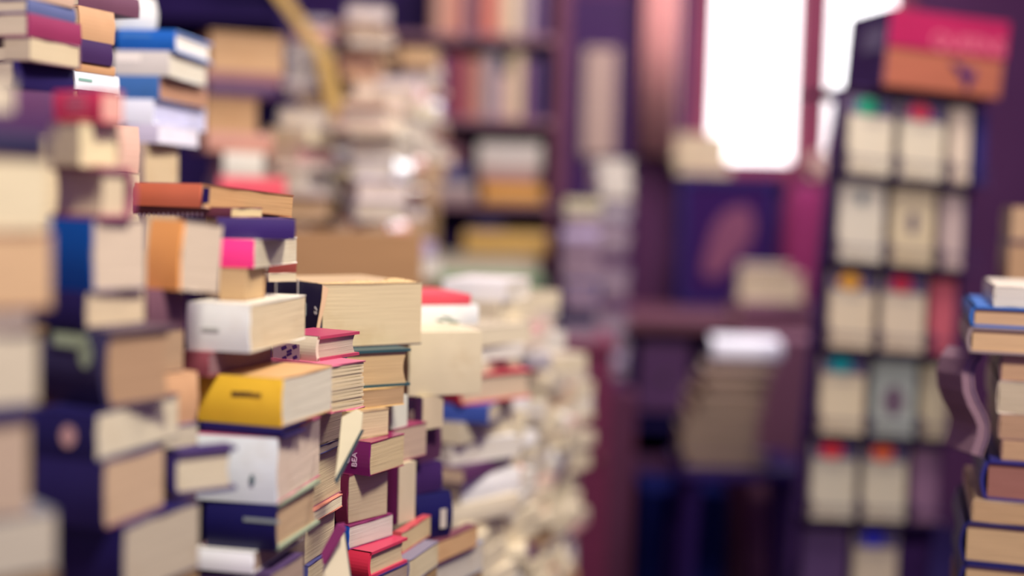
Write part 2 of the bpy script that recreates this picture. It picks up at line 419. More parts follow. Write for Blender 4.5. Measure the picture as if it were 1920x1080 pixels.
u, w = at_left(colV[1], 255, 66); decal(colV[1]['root'], 'spine_lettering', 'box', u, w, mat('4f86c4', 'board'), 0, wd=.04, ht=.004)
# the orange spine and its neighbours
colO = [
 D(332, 412, 541, .93, 34, 'L', 'b5a38e', 'thick book with a light orange spine, cream pages turned to the aisle', xl=271, xr=411, p='cbb89e', s='f7ad62', tilt=5),
 D(277, 548, 622, .93, 30, 'R', '74505c', 'mauve-brown book under the light orange spine', xr=348, Ll=.12, p=MAUVE),
 D(268, 622, 708, .93, 30, 'L', '5a4254', 'brown book behind the black and pale green spine', xr=345, Ll=.1, p='a78a6c'),
 D(288, 708, 805, .93, 30, 'R', 'c59870', 'worn tan-orange book left of the yellow spine', xr=372, Ll=.1, p=TANP),
 D(300, 805, 850, .93, 30, 'L', '6b5a70', 'grey-cream book under the worn tan-orange one', xr=372, Ll=.1, p='bdb09a'),
]
column(colO, riser=RIS('the worn tan-orange book'))
it = D(318, 850, 934, .90, 52, 'L', '33265c', 'small black-bound book with cream pages jutting out left of the white spine', xl=298, xr=444, p='cdbf9f', hard=True)
column([it])
colC = [
 D(374, 344, 389, 1.06, 33, 'L', 'a97350', 'worn paperback with an orange-red spine and brown pages, topmost of the middle pile', xl=250, xr=549, p='bb9264', s='d5714f', tilt=4, free=1),
 D(432, 389, 408, 1.06, 30, 'L', '6f3846', 'thin brown-maroon paperback with white title under the orange-red spine', xl=250, xr=492, p='d8c08c'),
 D(408, 408, 448, 1.035, 72, 'R', '35205c', 'floppy dark purple paperback above the hot pink spine', Ll=.12, xr=553, p='c9ad88'),
 D(475, 448, 503, 1.03, 10, 'L', 'd9cdb4', 'book with a hot pink spine and cream pages', xl=411, xr=557, p='d3c6a8', s='ff3f88', fine=True),
 D(460, 503, 568, 1.03, 12, 'B', 'a8845e', 'tan-paged paperback between the hot pink spine and the white spine', xl=411, xr=497, p='c2a276'),
 D(467, 568, 662, 1.0, 12, 'L', 'd9d2bd', 'thick book with a plain white spine and cream pages', xl=350, xr=573, p='d2bf9a', s='e2e3da'),
 D(390, 662, 709, 1.0, 16, 'L', '8e4a52', 'reddish-spined paperback in shade between the white spine and the yellow spine', xl=333, xr=510, p='8d6a6c'),  # mauve page colour has the shade below the white-spined book painted in
 D(527, 709, 803, 1.0, 17, 'L', 'c69c68', 'thick book with a bright yellow spine', xl=370, xr=623, p='cdc4ac', s='eebe38'),
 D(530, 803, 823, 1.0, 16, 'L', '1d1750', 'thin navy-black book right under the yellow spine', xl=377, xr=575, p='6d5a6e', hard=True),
 D(518, 823, 948, 1.0, 9, 'L', 'c4607c', 'fat book with a white spine marked by one small dark emblem', xl=364, xr=600, p='cdb8a2', s='dde3e1'),
 D(515, 948, 1038, 1.0, 12, 'L', '8f9a80', 'navy-spined book with grey-green cover edges under the fat white spine', xl=384, xr=600, p='b89b78', s='151248', hard=True),
 D(474, 1038, 1078, 1.0, 12, 'L', 'd6d3cc', 'book with a glaring white glossy spine at the bottom', xl=358, xr=570, p='a58c78', s='fbfbf8', gl=True),
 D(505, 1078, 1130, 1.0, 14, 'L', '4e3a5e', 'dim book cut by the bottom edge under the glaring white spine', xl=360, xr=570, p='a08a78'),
]
column(colC, riser=RIS('the yellow-spined pile'))
blk = mat('2b2448', 'board'); wht = mat('eee6dc', 'board')
o = colC[0]; u, w = at_left(o, 366, 366); decal(o['root'], 'spine_patch', 'box', u + .012, w, mat('2a1a56', 'board'), 0, wd=.008, ht=.013, label='dark worn patch at the spine end')
o = colC[1]; 
for i in range(14):
    u, w = at_left(o, 262 + i * 9, 402); decal(o['root'], 'title_letter', 'box', u, w, wht, 0, wd=RNG.uniform(.0012, .003), ht=.0028)
o = colC[7]; u, w = at_left(o, 462, 739); decal(o['root'], 'spine_label', 'box', u, w, mat('8a6a30', 'board'), 0, wd=.026, ht=.0034)
for i in range(6):
    u, w = at_left(o, 438 + i * 6, 739); decal(o['root'], 'title_letter', 'box', u, w + .0003, blk, 0, wd=.0016, ht=RNG.uniform(.003, .0046))
o = colC[9]; u, w = at_left(o, 473, 900); decal(o['root'], 'spine_emblem', 'disc', u, w, mat('5c6c70', 'board'), 0, wd=.0045, ht=.009, label='small dark emblem')
o = colC[5]; u, w = at_left(o, 395, 618); decal(o['root'], 'spine_mark', 'box', u, w, mat('a9aaa0', 'board'), 0, wd=.014, ht=.003)
o = colC[10]; u, w = at_left(o, 490, 976); decal(o['root'], 'spine_band', 'box', u, w, mat('8b9290', 'board'), 0, wd=.03, ht=.003, label='grey band')
# small books behind / right of the middle pile
# sharp column in focus
colE = [
 D(592, 632, 681, 1.15, 28, 'L', 'a83c56', 'red-covered small book whose pale spine carries a dark lattice ornament', xl=503, xr=674, p='b9a692', s='d5c8ae', hard=True),
 D(618, 683, 773, 1.13, 33, 'L', 'cc6a80', 'swollen ribbed-paged paperback with torn pink covers', xr=685, Ll=.1, p='cbb894', ribs=True),
 D(583, 773, 842, 1.15, 20, 'L', '8f7a60', 'small book in shade under the ribbed-paged paperback', xr=642, Ll=.08, p='bda787'),
 D(588, 842, 858, 1.15, 16, 'L', '2b3372', 'thin navy paperback edge-on under the small shaded book', xr=646, Ll=.09, p='a2907e'),
 D(578, 858, 958, 1.15, 14, 'L', '8c5960', 'thick tan-paged book right of the fat white spine', xr=640, Ll=.09, p='bda985'),
 D(585, 958, 984, 1.15, 14, 'L', 'c9806a', 'thin cream and salmon booklet with green lettering near the bottom', xr=642, Ll=.09, p='dccdaa'),
 D(570, 984, 1062, 1.15, 14, 'L', '7d6a66', 'cream-paged book at the bottom under the salmon booklet', xr=628, Ll=.09, p='c3b18f'),
 D(575, 1062, 1130, 1.15, 14, 'L', '4a4a80', 'slate-blue paperback at the bottom edge left of the red spine', xr=622, Ll=.09, p='b8a88a'),
]
column(colE, riser=RIS('the ribbed-paged paperback'))
o = colE[0]
for (x, y, ww, hh) in ((509, 662, .0015, .010), (533, 652, .006, .003), (553, 650, .005, .0035), (543, 658, .006, .0022), (543, 664, .006, .0022), (534, 671, .005, .003), (554, 670, .005, .003)):
    u, w = at_left(o, x, y); decal(o['root'], 'spine_ornament', 'box', u, w, mat('3a1c52', 'board'), 0, wd=ww, ht=hh, rot=25 if ww > .004 else 0)
u, w = at_left(o, 537, 661); decal(o['root'], 'spine_panel_or_glint', 'box', u, w - .0003, mat('8f6f7c', 'board'), 0, wd=.030, ht=.0175, label='dull mauve panel behind the lattice').location.y += .0002
colF = [
 D(505, 488, 512, 1.3, 50, 'R', '8a4038', 'small rust-red paperback peeping out right under the hot pink spine', xr=556, Ll=.08),
 D(503, 512, 531, 1.3, 50, 'L', 'c9b69c', 'small pale booklet lying on the black spine with white bands', xr=556, Ll=.08),
 D(600, 531, 657, 1.29, 55, 'L', 'c9ac80', 'very thick worn book with a black spine crossed by white bands', xl=494, xr=791, p='d4c096', s='26264a', bk='1c1c3e'),
 D(640, 657, 733, 1.275, 56, 'L', '2f4c50', 'tan-paged hardback with dark green boards under the very thick worn book', xr=770, Ll=.1, p='c4a679', hard=True),
 D(648, 733, 773, 1.265, 46, 'L', 'd0a96c', 'thinner brown-paged book under the dark green boards', xr=758, Ll=.1, p='b0906a'),
 D(655, 773, 829, 1.255, 42, 'L', 'a58a66', 'worn cream-paged book above the maroon lettered spine', xr=729, Ll=.1, p='cbb48d'),
 D(692, 829, 893, 1.25, 27, 'L', '8a2150', 'maroon-spined paperback with white letters on its spine', xl=625, xr=758, p='bfa981', s='6d1c58', gl=True),
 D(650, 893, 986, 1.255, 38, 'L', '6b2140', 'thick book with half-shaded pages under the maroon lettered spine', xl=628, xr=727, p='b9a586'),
 D(652, 986, 1035, 1.25, 34, 'L', '7c2a5a', 'white-paged book with a small blue spine above the red spine', xl=634, xr=737, p='c9bdaf', s='1c4fa8'),
 D(690, 1035, 1088, 1.24, 27, 'L', 'b83450', 'red-spined book with a black dot at the bottom of the sharp pile', xl=636, xr=764, p='c5b08a', s='d0304a', hard=True),
 D(690, 1088, 1140, 1.24, 27, 'L', '2c2a60', 'dark book cut by the bottom edge under the red spine', xl=636, xr=764, p='9c8878'),
]
column(colF, riser=RIS('the red-spined book'))
o = colF[2]
for x in (517, 558):
    u, w = at_left(o, x, 552); decal(o['root'], 'spine_band', 'box', u, .035, wht, 0, wd=.0028, ht=.066, label='white band')
u, w = at_left(o, 592, 583); decal(o['root'], 'spine_number', '', u, w, wht, .0085, s='67', rot=78)
u, w = at_left(o, 573, 580); decal(o['root'], 'title_letter', 'box', u, w, mat('b9c2b8', 'board'), 0, wd=.0016, ht=.013)
o = colF[6]
u, w = at_left(o, 665, 862); decal(o['root'], 'spine_lettering', '', u, w, mat('d8b8cc', 'board'), .0085, s='BEA', rot=90)
u, w = at_left(o, 652, 862); decal(o['root'], 'spine_emblem', 'disc', u, w, mat('b794a8', 'board'), 0, wd=.005, ht=.007)
o = colF[9]; u, w = at_left(o, 645, 1056); decal(o['root'], 'spine_dot', 'disc', u, w, mat('2a1440', 'board'), 0, wd=.008, ht=.011, label='black dot')
colG = [
 D(772, 553, 573, 1.5, 66, 'R', 'dc4f58', 'coral red paperback lying on the white one with green marks', xr=883, Ll=.12),
 D(778, 573, 616, 1.5, 66, 'R', 'e6e6dc', 'white-spined book with dark green marks under the coral red one', xr=897, Ll=.12),
 D(768, 616, 744, 1.42, 68, 'R', 'd2c39e', 'big pale cream block-like book with rounded corners under the white one', xr=904, Ll=.11, p='d0c09a'),
]
column(colG)
for c in colG[2]['root'].children:
    bv = c.modifiers.new('bevel', 'BEVEL'); bv.width = .0035; bv.segments = 3; bv.limit_method = 'ANGLE'
o = colG[1]
for (x, y, ww) in ((838, 596, .012), (850, 603, .014), (826, 601, .01)):
    u, w = at_right(o, x, y); decal(o['root'], 'spine_lettering', 'box', u, w, mat('55705c', 'board'), 0, wd=ww, ht=.0022, rot=-8)
colH = [[D(735, 746, 806, 1.36, 30, 'UL', 'cfccb8', 'white-grey booklet standing upright under the big pale cream block', xr=764, xl=728)],
        [D(790, 746, 806, 1.42, 40, 'UL', 'cbb896', 'cream booklet standing upright just right of the white-grey one', xr=831, xl=776, s='4a2c50')]]
sup = [D(735, 806, 872, 1.36, 30, 'L', '8f3a58', 'red-edged book with mauve pages right of the maroon lettered spine', xr=800, Ll=.06, p='b39a84')]
column([colH[0][0], sup[0],
        D(745, 872, 992, 1.36, 32, 'UL', 'c4b394', 'cream-covered book with a maroon spine standing upright', xl=724, xr=779, s='5c1a48'),
        D(752, 992, 1046, 1.33, 18, 'L', 'b8484c', 'tan-paged book with a red top edge beside the navy one', xl=735, xr=808, p='c2aa80'),
        D(766, 1046, 1100, 1.31, 18, 'L', '7c7484', 'grey-covered book with cream pages at the bottom right of the red spine', Ll=.03, xr=822, p='c9b994')], riser=RIS('the upright maroon-spined book'))
colH2 = [colH[1][0],
        D(775, 806, 874, 1.43, 30, 'R', '5b3450', 'dull mauve paperback above the plum box-like book', xr=828, Ll=.07),
        D(778, 874, 930, 1.43, 42, 'R', '3d2354', 'plum box-like book on top of the navy labelled one', xr=830, Ll=.07),
        D(782, 930, 1019, 1.43, 52, 'R', '17144a', 'navy book with a small pale label on its side', xr=849, Ll=.07, hard=True),
        D(812, 1019, 1062, 1.43, 28, 'L', '6d3a44', 'cream-spined book with brown pages under the navy labelled one', xr=896, xl=790, p='c59d70', s='d8c69a'),
        D(800, 1062, 1120, 1.43, 28, 'L', '8d93a4', 'grey-blue paperback at the bottom under the cream spine', xr=906, xl=785, p='c3b9a6')]
column(colH2, riser=RIS('the navy labelled book'))
u, w = at_right(colH2[3], 831, 972); decal(colH2[3]['root'], 'spine_label', 'box', u, w, mat('c3b6a4', 'board'), 0, wd=.0085, ht=.022, label='small pale label')

# loose booklets wedged between the white-spined book and the maroon one
def booklet(label, pts, th, cov, pg, cover_pts, loc):
    M = Matrix.Translation(px(*loc)); t = thing('booklet', label, 'booklet', M, 'books piled in the near wall on the left')
    bpy.context.view_layer.update()
    slab(pts, th, 'pages', mat(pg, 'board'), t)
    slab(cover_pts, .0012, 'cover', mat(cov, 'cover'), t)
    return t
booklet('flopped cream booklet with a dark green edge slanting beside the maroon lettered spine', [(641, 782, 1.11), (668, 768, 1.115), (680, 775, 1.115), (677, 806, 1.11), (628, 898, 1.09), (634, 850, 1.095)], .004, '3c4a4c', 'c2b898',
        [(677, 806, 1.1099), (683, 806, 1.112), (631, 909, 1.091), (627, 899, 1.0899)], (640, 905, 1.1))
booklet('maroon booklet with a pale lettered edge slanting left of the small blue spine', [(631, 983, 1.1), (645, 981, 1.105), (647, 992, 1.104), (617, 1050, 1.095), (606, 1060, 1.09), (602, 1036, 1.09)], .003, '7a3058', '752c56',
        [(645, 992, 1.1029), (649, 992, 1.104), (612, 1058, 1.0935), (607, 1057, 1.0925)], (620, 1060, 1.1))
booklet('cream booklet standing slanted at the bottom left of the red spine', [(645, 1000, 1.12), (690, 1330, 1.11), (600, 1330, 1.1), (606, 1062, 1.1)], .004, '8a8478', 'cfc2a2',
        [(645, 1000, 1.1199), (647, 1000, 1.12), (693, 1330, 1.11), (690, 1330, 1.1099)], (640, 1330, 1.11))
# ragged torn paper along the top of the very thick worn book
P, R, Lf, Lr, Ll, z0, z1 = colF[2]['_']; mb = MB(); n = 14
for k, (a0, a1, hh) in enumerate(((.25, .62, .004), (.55, .97, .0055), (.02, .3, .002))):
    top_ = []
    for i in range(n + 1):
        t = a0 + (a1 - a0) * i / n; q = P + R * (Lr * t) - Lf * .0006
        top_.append((Vector((q.x, q.y, z1 + .0002)), hh * math.sin(math.pi * i / n) * RNG.uniform(.5, 1)))
    b = len(mb.v)
    for q, e in top_: mb.v += [tuple(q), tuple(q + Z * e + Lf * .004), tuple(q + Lf * .02), tuple(q + Z * e * .9 + Lf * .012)]
    for i in range(n):
        for (u0, u1) in ((0, 1), (1, 3), (3, 2), (2, 0)): mb.f.append((b + i * 4 + u0, b + i * 4 + 4 + u0, b + i * 4 + 4 + u1, b + i * 4 + u1))
o = mb.build('torn_paper', mat('c4a676', 'board'), colF[2]['root']); o.matrix_parent_inverse = (Matrix.Identity(4)); o.matrix_basis = colF[2]['root'].matrix_world.inverted(); o['label'] = 'ragged tan paper strip'

r_ = colF[2]['root']; bpy.context.view_layer.update()
o = slab([(605, 534, 1.287), (616, 541, 1.287), (609, 575, 1.286), (602, 602, 1.285), (597, 632, 1.284), (589, 640, 1.284), (594, 612, 1.284), (599, 585, 1.285), (603, 560, 1.286)], .0006, 'torn_edge', mat('d9b58e', 'board'), r_); o['label'] = 'torn pale edge between spine and pages'
# ------------------------------------------------------------------ heaps of loose books farther back
PAL = {
 'cream': ('d5c7aa', 'd8c9a8'), 'tan': ('b48c66', 'c6a57a'), 'white': ('e8e4dc', 'd9d0be'), 'pale pink': ('d9a8a0', 'd6c4ac'), 'grey': ('a8a0a4', 'c5b8a4'),
 'red': ('c23a48', 'cdb595'), 'blue': ('3a4f98', 'c9b99c'), 'plum': ('5a2e58', 'bfa488'), 'brown': ('7d5648', 'b89a78'), 'lilac': ('b3a3bd', 'd0c2b4'), 'navy': ('22204e', 'b7a58c'),
 'ochre': ('d39c40', 'cbb280'), 'green': ('5f8f6a', 'c9bc98'), 'salmon': ('dd8878', 'd5bd9c'),
}
ORD = ['topmost'] + [n + ' from the top' for n in 'second third fourth fifth sixth seventh eighth ninth tenth eleventh twelfth thirteenth fourteenth fifteenth sixteenth seventeenth eighteenth nineteenth twentieth'.split()]
def heap(where, x, y, d, zb, pal, yaw, L=(.15, .19), W=(.1, .125), T=(.018, .045), jit=28, group=None, first=(), sides=None, off=.014, gl=.25, dim=None, ):
    """one tower of loose books: the top sits at image row y, the books go down to height zb"""
    C = px(x, y, d); z = z_at(C.x, C.y, y); i = 0
    while z - zb > .006:
        if i < len(first):
            word, t = first[i][0], first[i][1]
        else:
            word, t = RNG.choice(pal), RNG.uniform(*T)
        t = min(t, z - zb)
        if z - zb - t < .012: t = z - zb
        cov, pg = PAL[word]
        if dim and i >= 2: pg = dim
        for k in range(14):
            f = .96 ** k
            a = math.radians(yaw + RNG.uniform(-jit, jit)); l = RNG.uniform(*L) * f; w = RNG.uniform(*W) * f
            R = Vector((math.cos(a), math.sin(a), 0)); Q = Vector((-R.y, R.x, 0))
            c = Vector((C.x + RNG.uniform(-off, off), C.y + RNG.uniform(-off, off), 0))
            if not clash(rect(c, R, Q, l, w), z - t, z): break
        else:
            WARN.append(('heap', where, i))
        BOXES.append((rect(c, R, Q, l, w), z - t, z, where))
        s = RNG.choice(sides or [0, 1, 2, 3])
        if i < len(first) and len(first[i]) > 2: s = first[i][2]
        X, Y, l2, w2 = ((R, Q, l, w), (Q, -R, w, l), (-R, -Q, l, w), (-Q, R, w, l))[s]
        glz = RNG.random() < gl
        o = ORD[i] if i < len(ORD) else 'one low down'
        book('paperback' if t < .035 else 'hardback_book', '%s book, %s in %s' % (word + ('-covered' if word not in ('cream', 'tan') else ''), o, where), group,
             Vector((c.x, c.y, z - t / 2)), X, Y, l2, w2, t, cov, pg, hard=t >= .035, fine=False, gloss=glz)
        z -= t; i += 1
# the tumbling continuation of the near wall
H2 = .42
table('low_wooden_bench', 'low dark bench carrying the tumbling pale books right of the sharp pile', -.14, .36, 1.68, 2.78, H2, '4a2b3a')
CR = ['cream', 'cream', 'cream', 'white', 'pale pink', 'tan', 'white', 'grey', 'cream', 'salmon', 'cream', 'cream', 'plum']
N = dict(L=(.12, .16), W=(.085, .11), T=(.012, .034))
def pale(where, x, y, d, yaw, first):
    C = px(x, 900, d); zb = z_at(C.x, C.y, 1150) - .02
    heap(where, x, y, d, zb, CR, yaw, first=first, jit=24, off=.010, group='pale books tumbling beyond the near wall', **N)
    C = px(x, y, d)
    carton(Vector((C.x, C.y, 0)), Vector((1, 0, 0)), Vector((0, 1, 0)), .11, .11, H2, zb, 'brown cardboard box hidden under ' + where)
pale('the pale pile beside the cream block', 874, 606, 1.80, 62, [('cream', .026), ('white', .02), ('cream', .018), ('red', .04, 3), ('blue', .024, 3), ('cream', .03), ('white', .03), ('plum', .02)])
pale('the pale pile behind the coral book', 926, 522, 1.99, 78, [('white', .03), ('cream', .03), ('cream', .024), ('pale pink', .02), ('cream', .03), ('pale pink', .036), ('white', .024)])
pale('the pale pile beyond the red book', 972, 545, 2.18, 80, [('cream', .03), ('grey', .02), ('pale pink', .02), ('white', .03), ('grey', .024)])
pale('the pale pile nearest the cabinet', 1016, 664, 2.38, 70, [('cream', .03), ('grey', .03)])
pale('the outermost pale pile', 1042, 690, 2.60, 76, [('grey', .03), ('cream', .03)])
# far heap with pink and grey covers, left of the bookcase
ZG = 1.06
table('wooden_counter', 'tall dark wooden counter behind the near wall carrying the pink and grey heap', -1.35, -.15, 2.3, 3.5, ZG, '3d2440')
PK = ['pale pink', 'lilac', 'white', 'grey', 'cream', 'salmon', 'white', 'lilac', 'tan', 'grey', 'pale pink', 'brown', 'grey']
K = dict(L=(.12, .16), W=(.085, .115), T=(.014, .05), jit=22, gl=.5, off=.016, group='books heaped left of the bookcase')
bx = px(672, 500, 2.5)
carton(Vector((bx.x, 2.46, 0)), Vector((1, .05, 0)).normalized(), Vector((-.05, 1, 0)).normalized(), .25, .14, ZG, z_at(bx.x, 2.40, 436), 'tan cardboard box standing below the heap of pink and grey books', 'ad855c')
for i, (x, y, d, w) in enumerate(((574, 206, 2.68, 'the pink heap under the pole'), (712, 188, 2.66, 'the pink heap over the tan box'), (632, 226, 2.90, 'the pink heap between pole and box'),
        (762, 150, 2.88, 'the pink heap nearest the bookcase'), (690, 20, 3.12, 'the tallest pink heap'), (588, 40, 3.14, 'the tall heap behind the pole'), (790, 96, 3.16, 'the plum heap against the bookcase'))):
    zb = ZG if i < 4 else ZG + .22
    if i >= 4:
        C = px(x, y, d); carton(Vector((C.x, C.y, 0)), Vector((1, 0, 0)), Vector((0, 1, 0)), .1, .14, ZG, zb, 'brown cardboard box hidden under ' + w)
    heap(w, x, y, d, zb, PK if i != 6 else ['plum', 'brown', 'pale pink', 'grey', 'tan', 'plum', 'lilac'], 90 + 5 * (i % 3 - 1), **K)
# tan books at the upper left, far
colI = [
 D(392, 56, 130, 2.45, 66, 'K', 'b08a62', 'broad tan book high up under the dark shelf board, left of the yellow pole', xr=536, Ll=.14, p='b8946c', hard=True),
 D(384, 130, 152, 2.45, 66, 'R', '8a5a58', 'mauve-brown book under the broad tan one', xr=530, Ll=.14, p=TANP),
 D(392, 152, 178, 2.45, 66, 'R', '4e3052', 'dark plum book, third under the dark shelf board', xr=520, Ll=.14, p=TANP),
 D(382, 178, 246, 2.45, 66, 'K', 'a9805c', 'second broad tan book, left of the navy one', xr=486, Ll=.14, p='b48e66', hard=True),
 D(386, 246, 284, 2.45, 66, 'R', 'c08a74', 'salmon-brown book under the second broad tan one', xr=512, Ll=.14, p=TANP),
 D(420, 284, 330, 2.45, 66, 'R', 'd6d0bc', 'off-white book above the coral red one, left of the pink heap', xr=495, Ll=.13, p=PAGE),
 D(412, 330, 372, 2.45, 66, 'R', 'df5460', 'coral red book just above the brown pages of the orange-spined paperback', xr=536, Ll=.13, p=PAGE),
 D(400, 372, 560, 2.45, 66, 'K', '7a5a58', 'thick brown book hidden behind the orange-red spine', xr=520, Ll=.12, p='a88a68'),
]
column(colI, group='far tan books at the upper left', riser=(ZG, 'plain brown cardboard box lying under the far tan books'))
# dark shelf unit over them
sh = thing('wooden_shelf', 'dark wooden shelf high in the upper left behind the blue-topped pile', 'shelf', Matrix.Translation((-.95, 3.78, 0)))
mw = mat('2c1c4e', 'wood')
MB().box(-.42, .28, -.16, .16, 1.79, 1.82).build('shelf_board', mw, sh)
MB().box(-.42, .28, .14, .16, 0, 2.2).build('back_panel', mw, sh)
MB().box(-.44, -.42, -.16, .16, 0, 2.2).build('side_panel', mw, sh)
MB().box(.28, .30, -.16, .16, 0, 2.2).build('side_panel', mw, sh)
# yellow wooden pole, bent at a joint
pole = thing('wooden_pole', 'yellow wooden pole with a bent joint rising from the heap at the upper left', 'pole', Matrix.Translation(px(640, 1000, 3.03).xy.to_3d()))
base = Vector(pole.location)
a, b, c = px(505, -36, 3.0), px(606, 102, 3.02), px(638, 246, 3.03)
m = mat('c2a05c', 'wood')
MB().bar(a - base, b - base, .042, .03).build('brace', m, pole, bevel=.003)
MB().bar(b - base, c - base, .05, .034).build('post', m, pole, bevel=.003)
MB().bar(c - base, Vector((c.x + .02, c.y, ZG)) - base, .036, .028).build('foot', m, pole, bevel=.003)
MB().tube([b - base + Vector((0, -.02, 0)), b - base + Vector((0, .02, 0))], .012).build('bolt', mat('7d6a50', 'metal'), pole)
# ------------------------------------------------------------------ bookcase by the door
BD = 4.3
def BP(x, y, d=BD): return px(x, y, d)
xr_, xl_ = BP(1034, 300).x, BP(1034, 300).x - 1.05
bc = thing('bookcase', 'dark reddish wooden bookcase beside the door, behind the pink heap', 'bookcase', Matrix.Translation(((xl_ + xr_) / 2, BD + .16, 0)))
w2 = (xr_ - xl_) / 2; mw = mat('6a3c50', 'wood')
MB().box(-w2 - .03, -w2, -.16, .16, 0, 2.25).build('side_panel', mw, bc)
MB().box(w2, w2 + .05, -.16, .16, 0, 2.25).build('side_panel', mw, bc)
MB().box(-w2, w2, .145, .16, .0, 2.25).build('back_panel', mat('38205a', 'wood'), bc)
shz = [BP(910, y).z for y in (68, 222, 378, 540)]
for z in shz + [.6, .3, .05]:
    MB().box(-w2, w2, -.16, .145, z - .022, z).build('shelf_board', mat('8a6670', 'wood'), bc)
MB().box(-w2, w2, -.16, .145, 2.23, 2.25).build('top_board', mw, bc)
def standing(x0, x1, z, h, y, cov, label, group=None, lean=0, dep=.13, hard=True):
    X0, X1 = x0, x1; T = X1 - X0; h = min(h, .245); group = 'books standing on the bookcase shelves'
    c = Vector(((X0 + X1) / 2, y + dep / 2, z + h / 2 + .0006))
    # spine faces the room (-Y): Y axis = +Y, X = up, thickness = X x Y = up x +Y = -X
    book('hardback_book' if hard else 'paperback', label, group, c, Vector((0, 0, 1)), Vector((0, 1, 0)), h, dep, T, cov, PAGE, hard=hard, fine=False)
def row(y, x0, x1, z, specs, shelf):
    X = BP(x0, 200, y).x; X1 = BP(x1, 200, y).x; tot = sum(s[1] for s in specs); sc = (X1 - X) / tot
    seen = {}
    for i, (word, wd, h, cov) in enumerate(specs):
        seen[word] = seen.get(word, 0) + 1
        o = ['', 'first ', 'second ', 'third ', 'fourth '][seen[word]] if sum(s[0] == word for s in specs) > 1 else ''
        standing(X, X + wd * sc - .001, z, h, y, cov, '%s%s book standing on %s of the dark bookcase%s' % (o, word, shelf, ', counted from the left' if o else '')); X += wd * sc
row(4.32, 806, 1020, shz[0], [('tan', 20, .26, 'b88c74'), ('salmon', 22, .25, 'c9866a'), ('plum', 14, .24, '5a2c50'), ('brown', 12, .26, '8a5c58'), ('rust-red', 26, .25, 'bd6450'), ('cream', 26, .26, 'cdb490'), ('grey', 20, .25, '9c8c88'), ('violet', 20, .23, '5a3a6a')], 'the top shelf in view')
row(4.32, 800, 1020, shz[1], [('violet', 30, .2, '53306c'), ('dark red', 24, .215, '7a2a40'), ('brick red', 20, .2, '9a4a4c'), ('tan', 18, .2, 'b4846a'), ('grey', 26, .215, '93868a'), ('pale pink', 16, .15, 'caa494'), ('cream', 22, .22, 'cdb892'), ('plum', 20, .2, '6a4060'), ('navy', 16, .21, '2c225c')], 'the second shelf')
def flat(x0, x1, t, b, d, cov, pg, label, side='R', dep=.14, zfix=None, hard=True):
    P0, P1 = BP(x0, (t + b) / 2, d), BP(x1, (t + b) / 2, d)
    z0, z1 = z_at(P0.x, P0.y, b), z_at(P0.x, P0.y, t)
    if zfix is not None: z1 = zfix + (z1 - z0) + .0006; z0 = zfix + .0006
    l = P1.x - P0.x; c = Vector(((P0.x + P1.x) / 2, P0.y + dep / 2, (z0 + z1) / 2))
    if side == 'R': X, Y = Vector((1, 0, 0)), Vector((0, 1, 0))
    else: X, Y = Vector((-1, 0, 0)), Vector((0, -1, 0))
    book('hardback_book' if hard else 'paperback', label, 'books lying on the bookcase shelves', c, X, Y, l, dep, z1 - z0, cov, pg, hard=hard, fine=False)
    return z1
z = shz[2]
z = flat(905, 1020, 322, 352, 4.32, 'd8a040', PAGE, 'ochre yellow book lying flat at the bottom of the third shelf', zfix=z)
z = flat(903, 1012, 312, 322, 4.32, 'a5523c', PAGE, 'thin rust-brown book lying on the ochre yellow one on the third shelf', zfix=z)
z = flat(900, 1010, 290, 312, 4.32, 'b48e80', PAGE, 'dusty mauve book lying under the off-white one on the third shelf', zfix=z)
z = flat(897, 1016, 240, 288, 4.32, 'd8cdbd', PAGE, 'thick off-white book lying topmost on the third shelf', zfix=z)
z = shz[2]
z = flat(800, 890, 320, 352, 4.32, 'a8968c', PAGE, 'grey-beige book lying at the bottom left of the third shelf', zfix=z)
z = flat(806, 880, 282, 316, 4.32, '4c4a72', PAGE, 'slate blue book lying left on the third shelf', zfix=z)
z = flat(790, 868, 240, 280, 4.32, '7f4a54', PAGE, 'brown-red book lying topmost left on the third shelf', zfix=z)
z = shz[3]
z = flat(800, 1020, 500, 524, 4.32, '6fae78', PAGE, 'green-edged book lying at the bottom of the fourth shelf', zfix=z)
z = flat(815, 1012, 462, 500, 4.32, 'd0c4a8', 'd0c4a8', 'wide cream book lying on the green-edged one', zfix=z, side='F')
z = flat(870, 1030, 418, 460, 4.32, 'd0a44e', PAGE, 'wide mustard yellow book lying on the fourth shelf', zfix=z)
z = flat(886, 944, 388, 404, 4.32, '2b2060', PAGE, 'small navy book lying on the mustard yellow one', zfix=z)
# ------------------------------------------------------------------ cabinet and pile between the bookcase and the door
cx0, cx1 = BP(1052, 640, 3.3).x, BP(1152, 640, 3.3).x
zt = z_at(cx0, 3.3, 640)
cab = thing('wooden_cabinet', 'narrow reddish wooden cabinet standing at the end of the pale piles', 'cabinet', Matrix.Translation(((cx0 + cx1) / 2, 3.5, 0)))
w = (cx1 - cx0) / 2; mw = mat('6e3048', 'wood')
MB().box(-w, w, -.18, .2, 0, zt - .02).build('body', mw, cab, bevel=.004)
MB().box(-w - .01, w + .01, -.2, .2, zt - .02, zt).build('top_board', mat('7b3a50', 'wood'), cab, bevel=.004)
MB().box(-w + .012, w - .012, -.195, -.18, .06, zt - .05).build('door', mat('6a2c46', 'wood'), cab, bevel=.003)
MB().tube([(w - .03, -.215, zt - .3), (w - .03, -.195, zt - .3)], .008).build('knob', mat('8c6a58', 'metal'), cab.children[-1] if len(cab.children) else cab)
CP = dict(L=(.13, .16), W=(.1, .12), T=(.02, .045), jit=18)
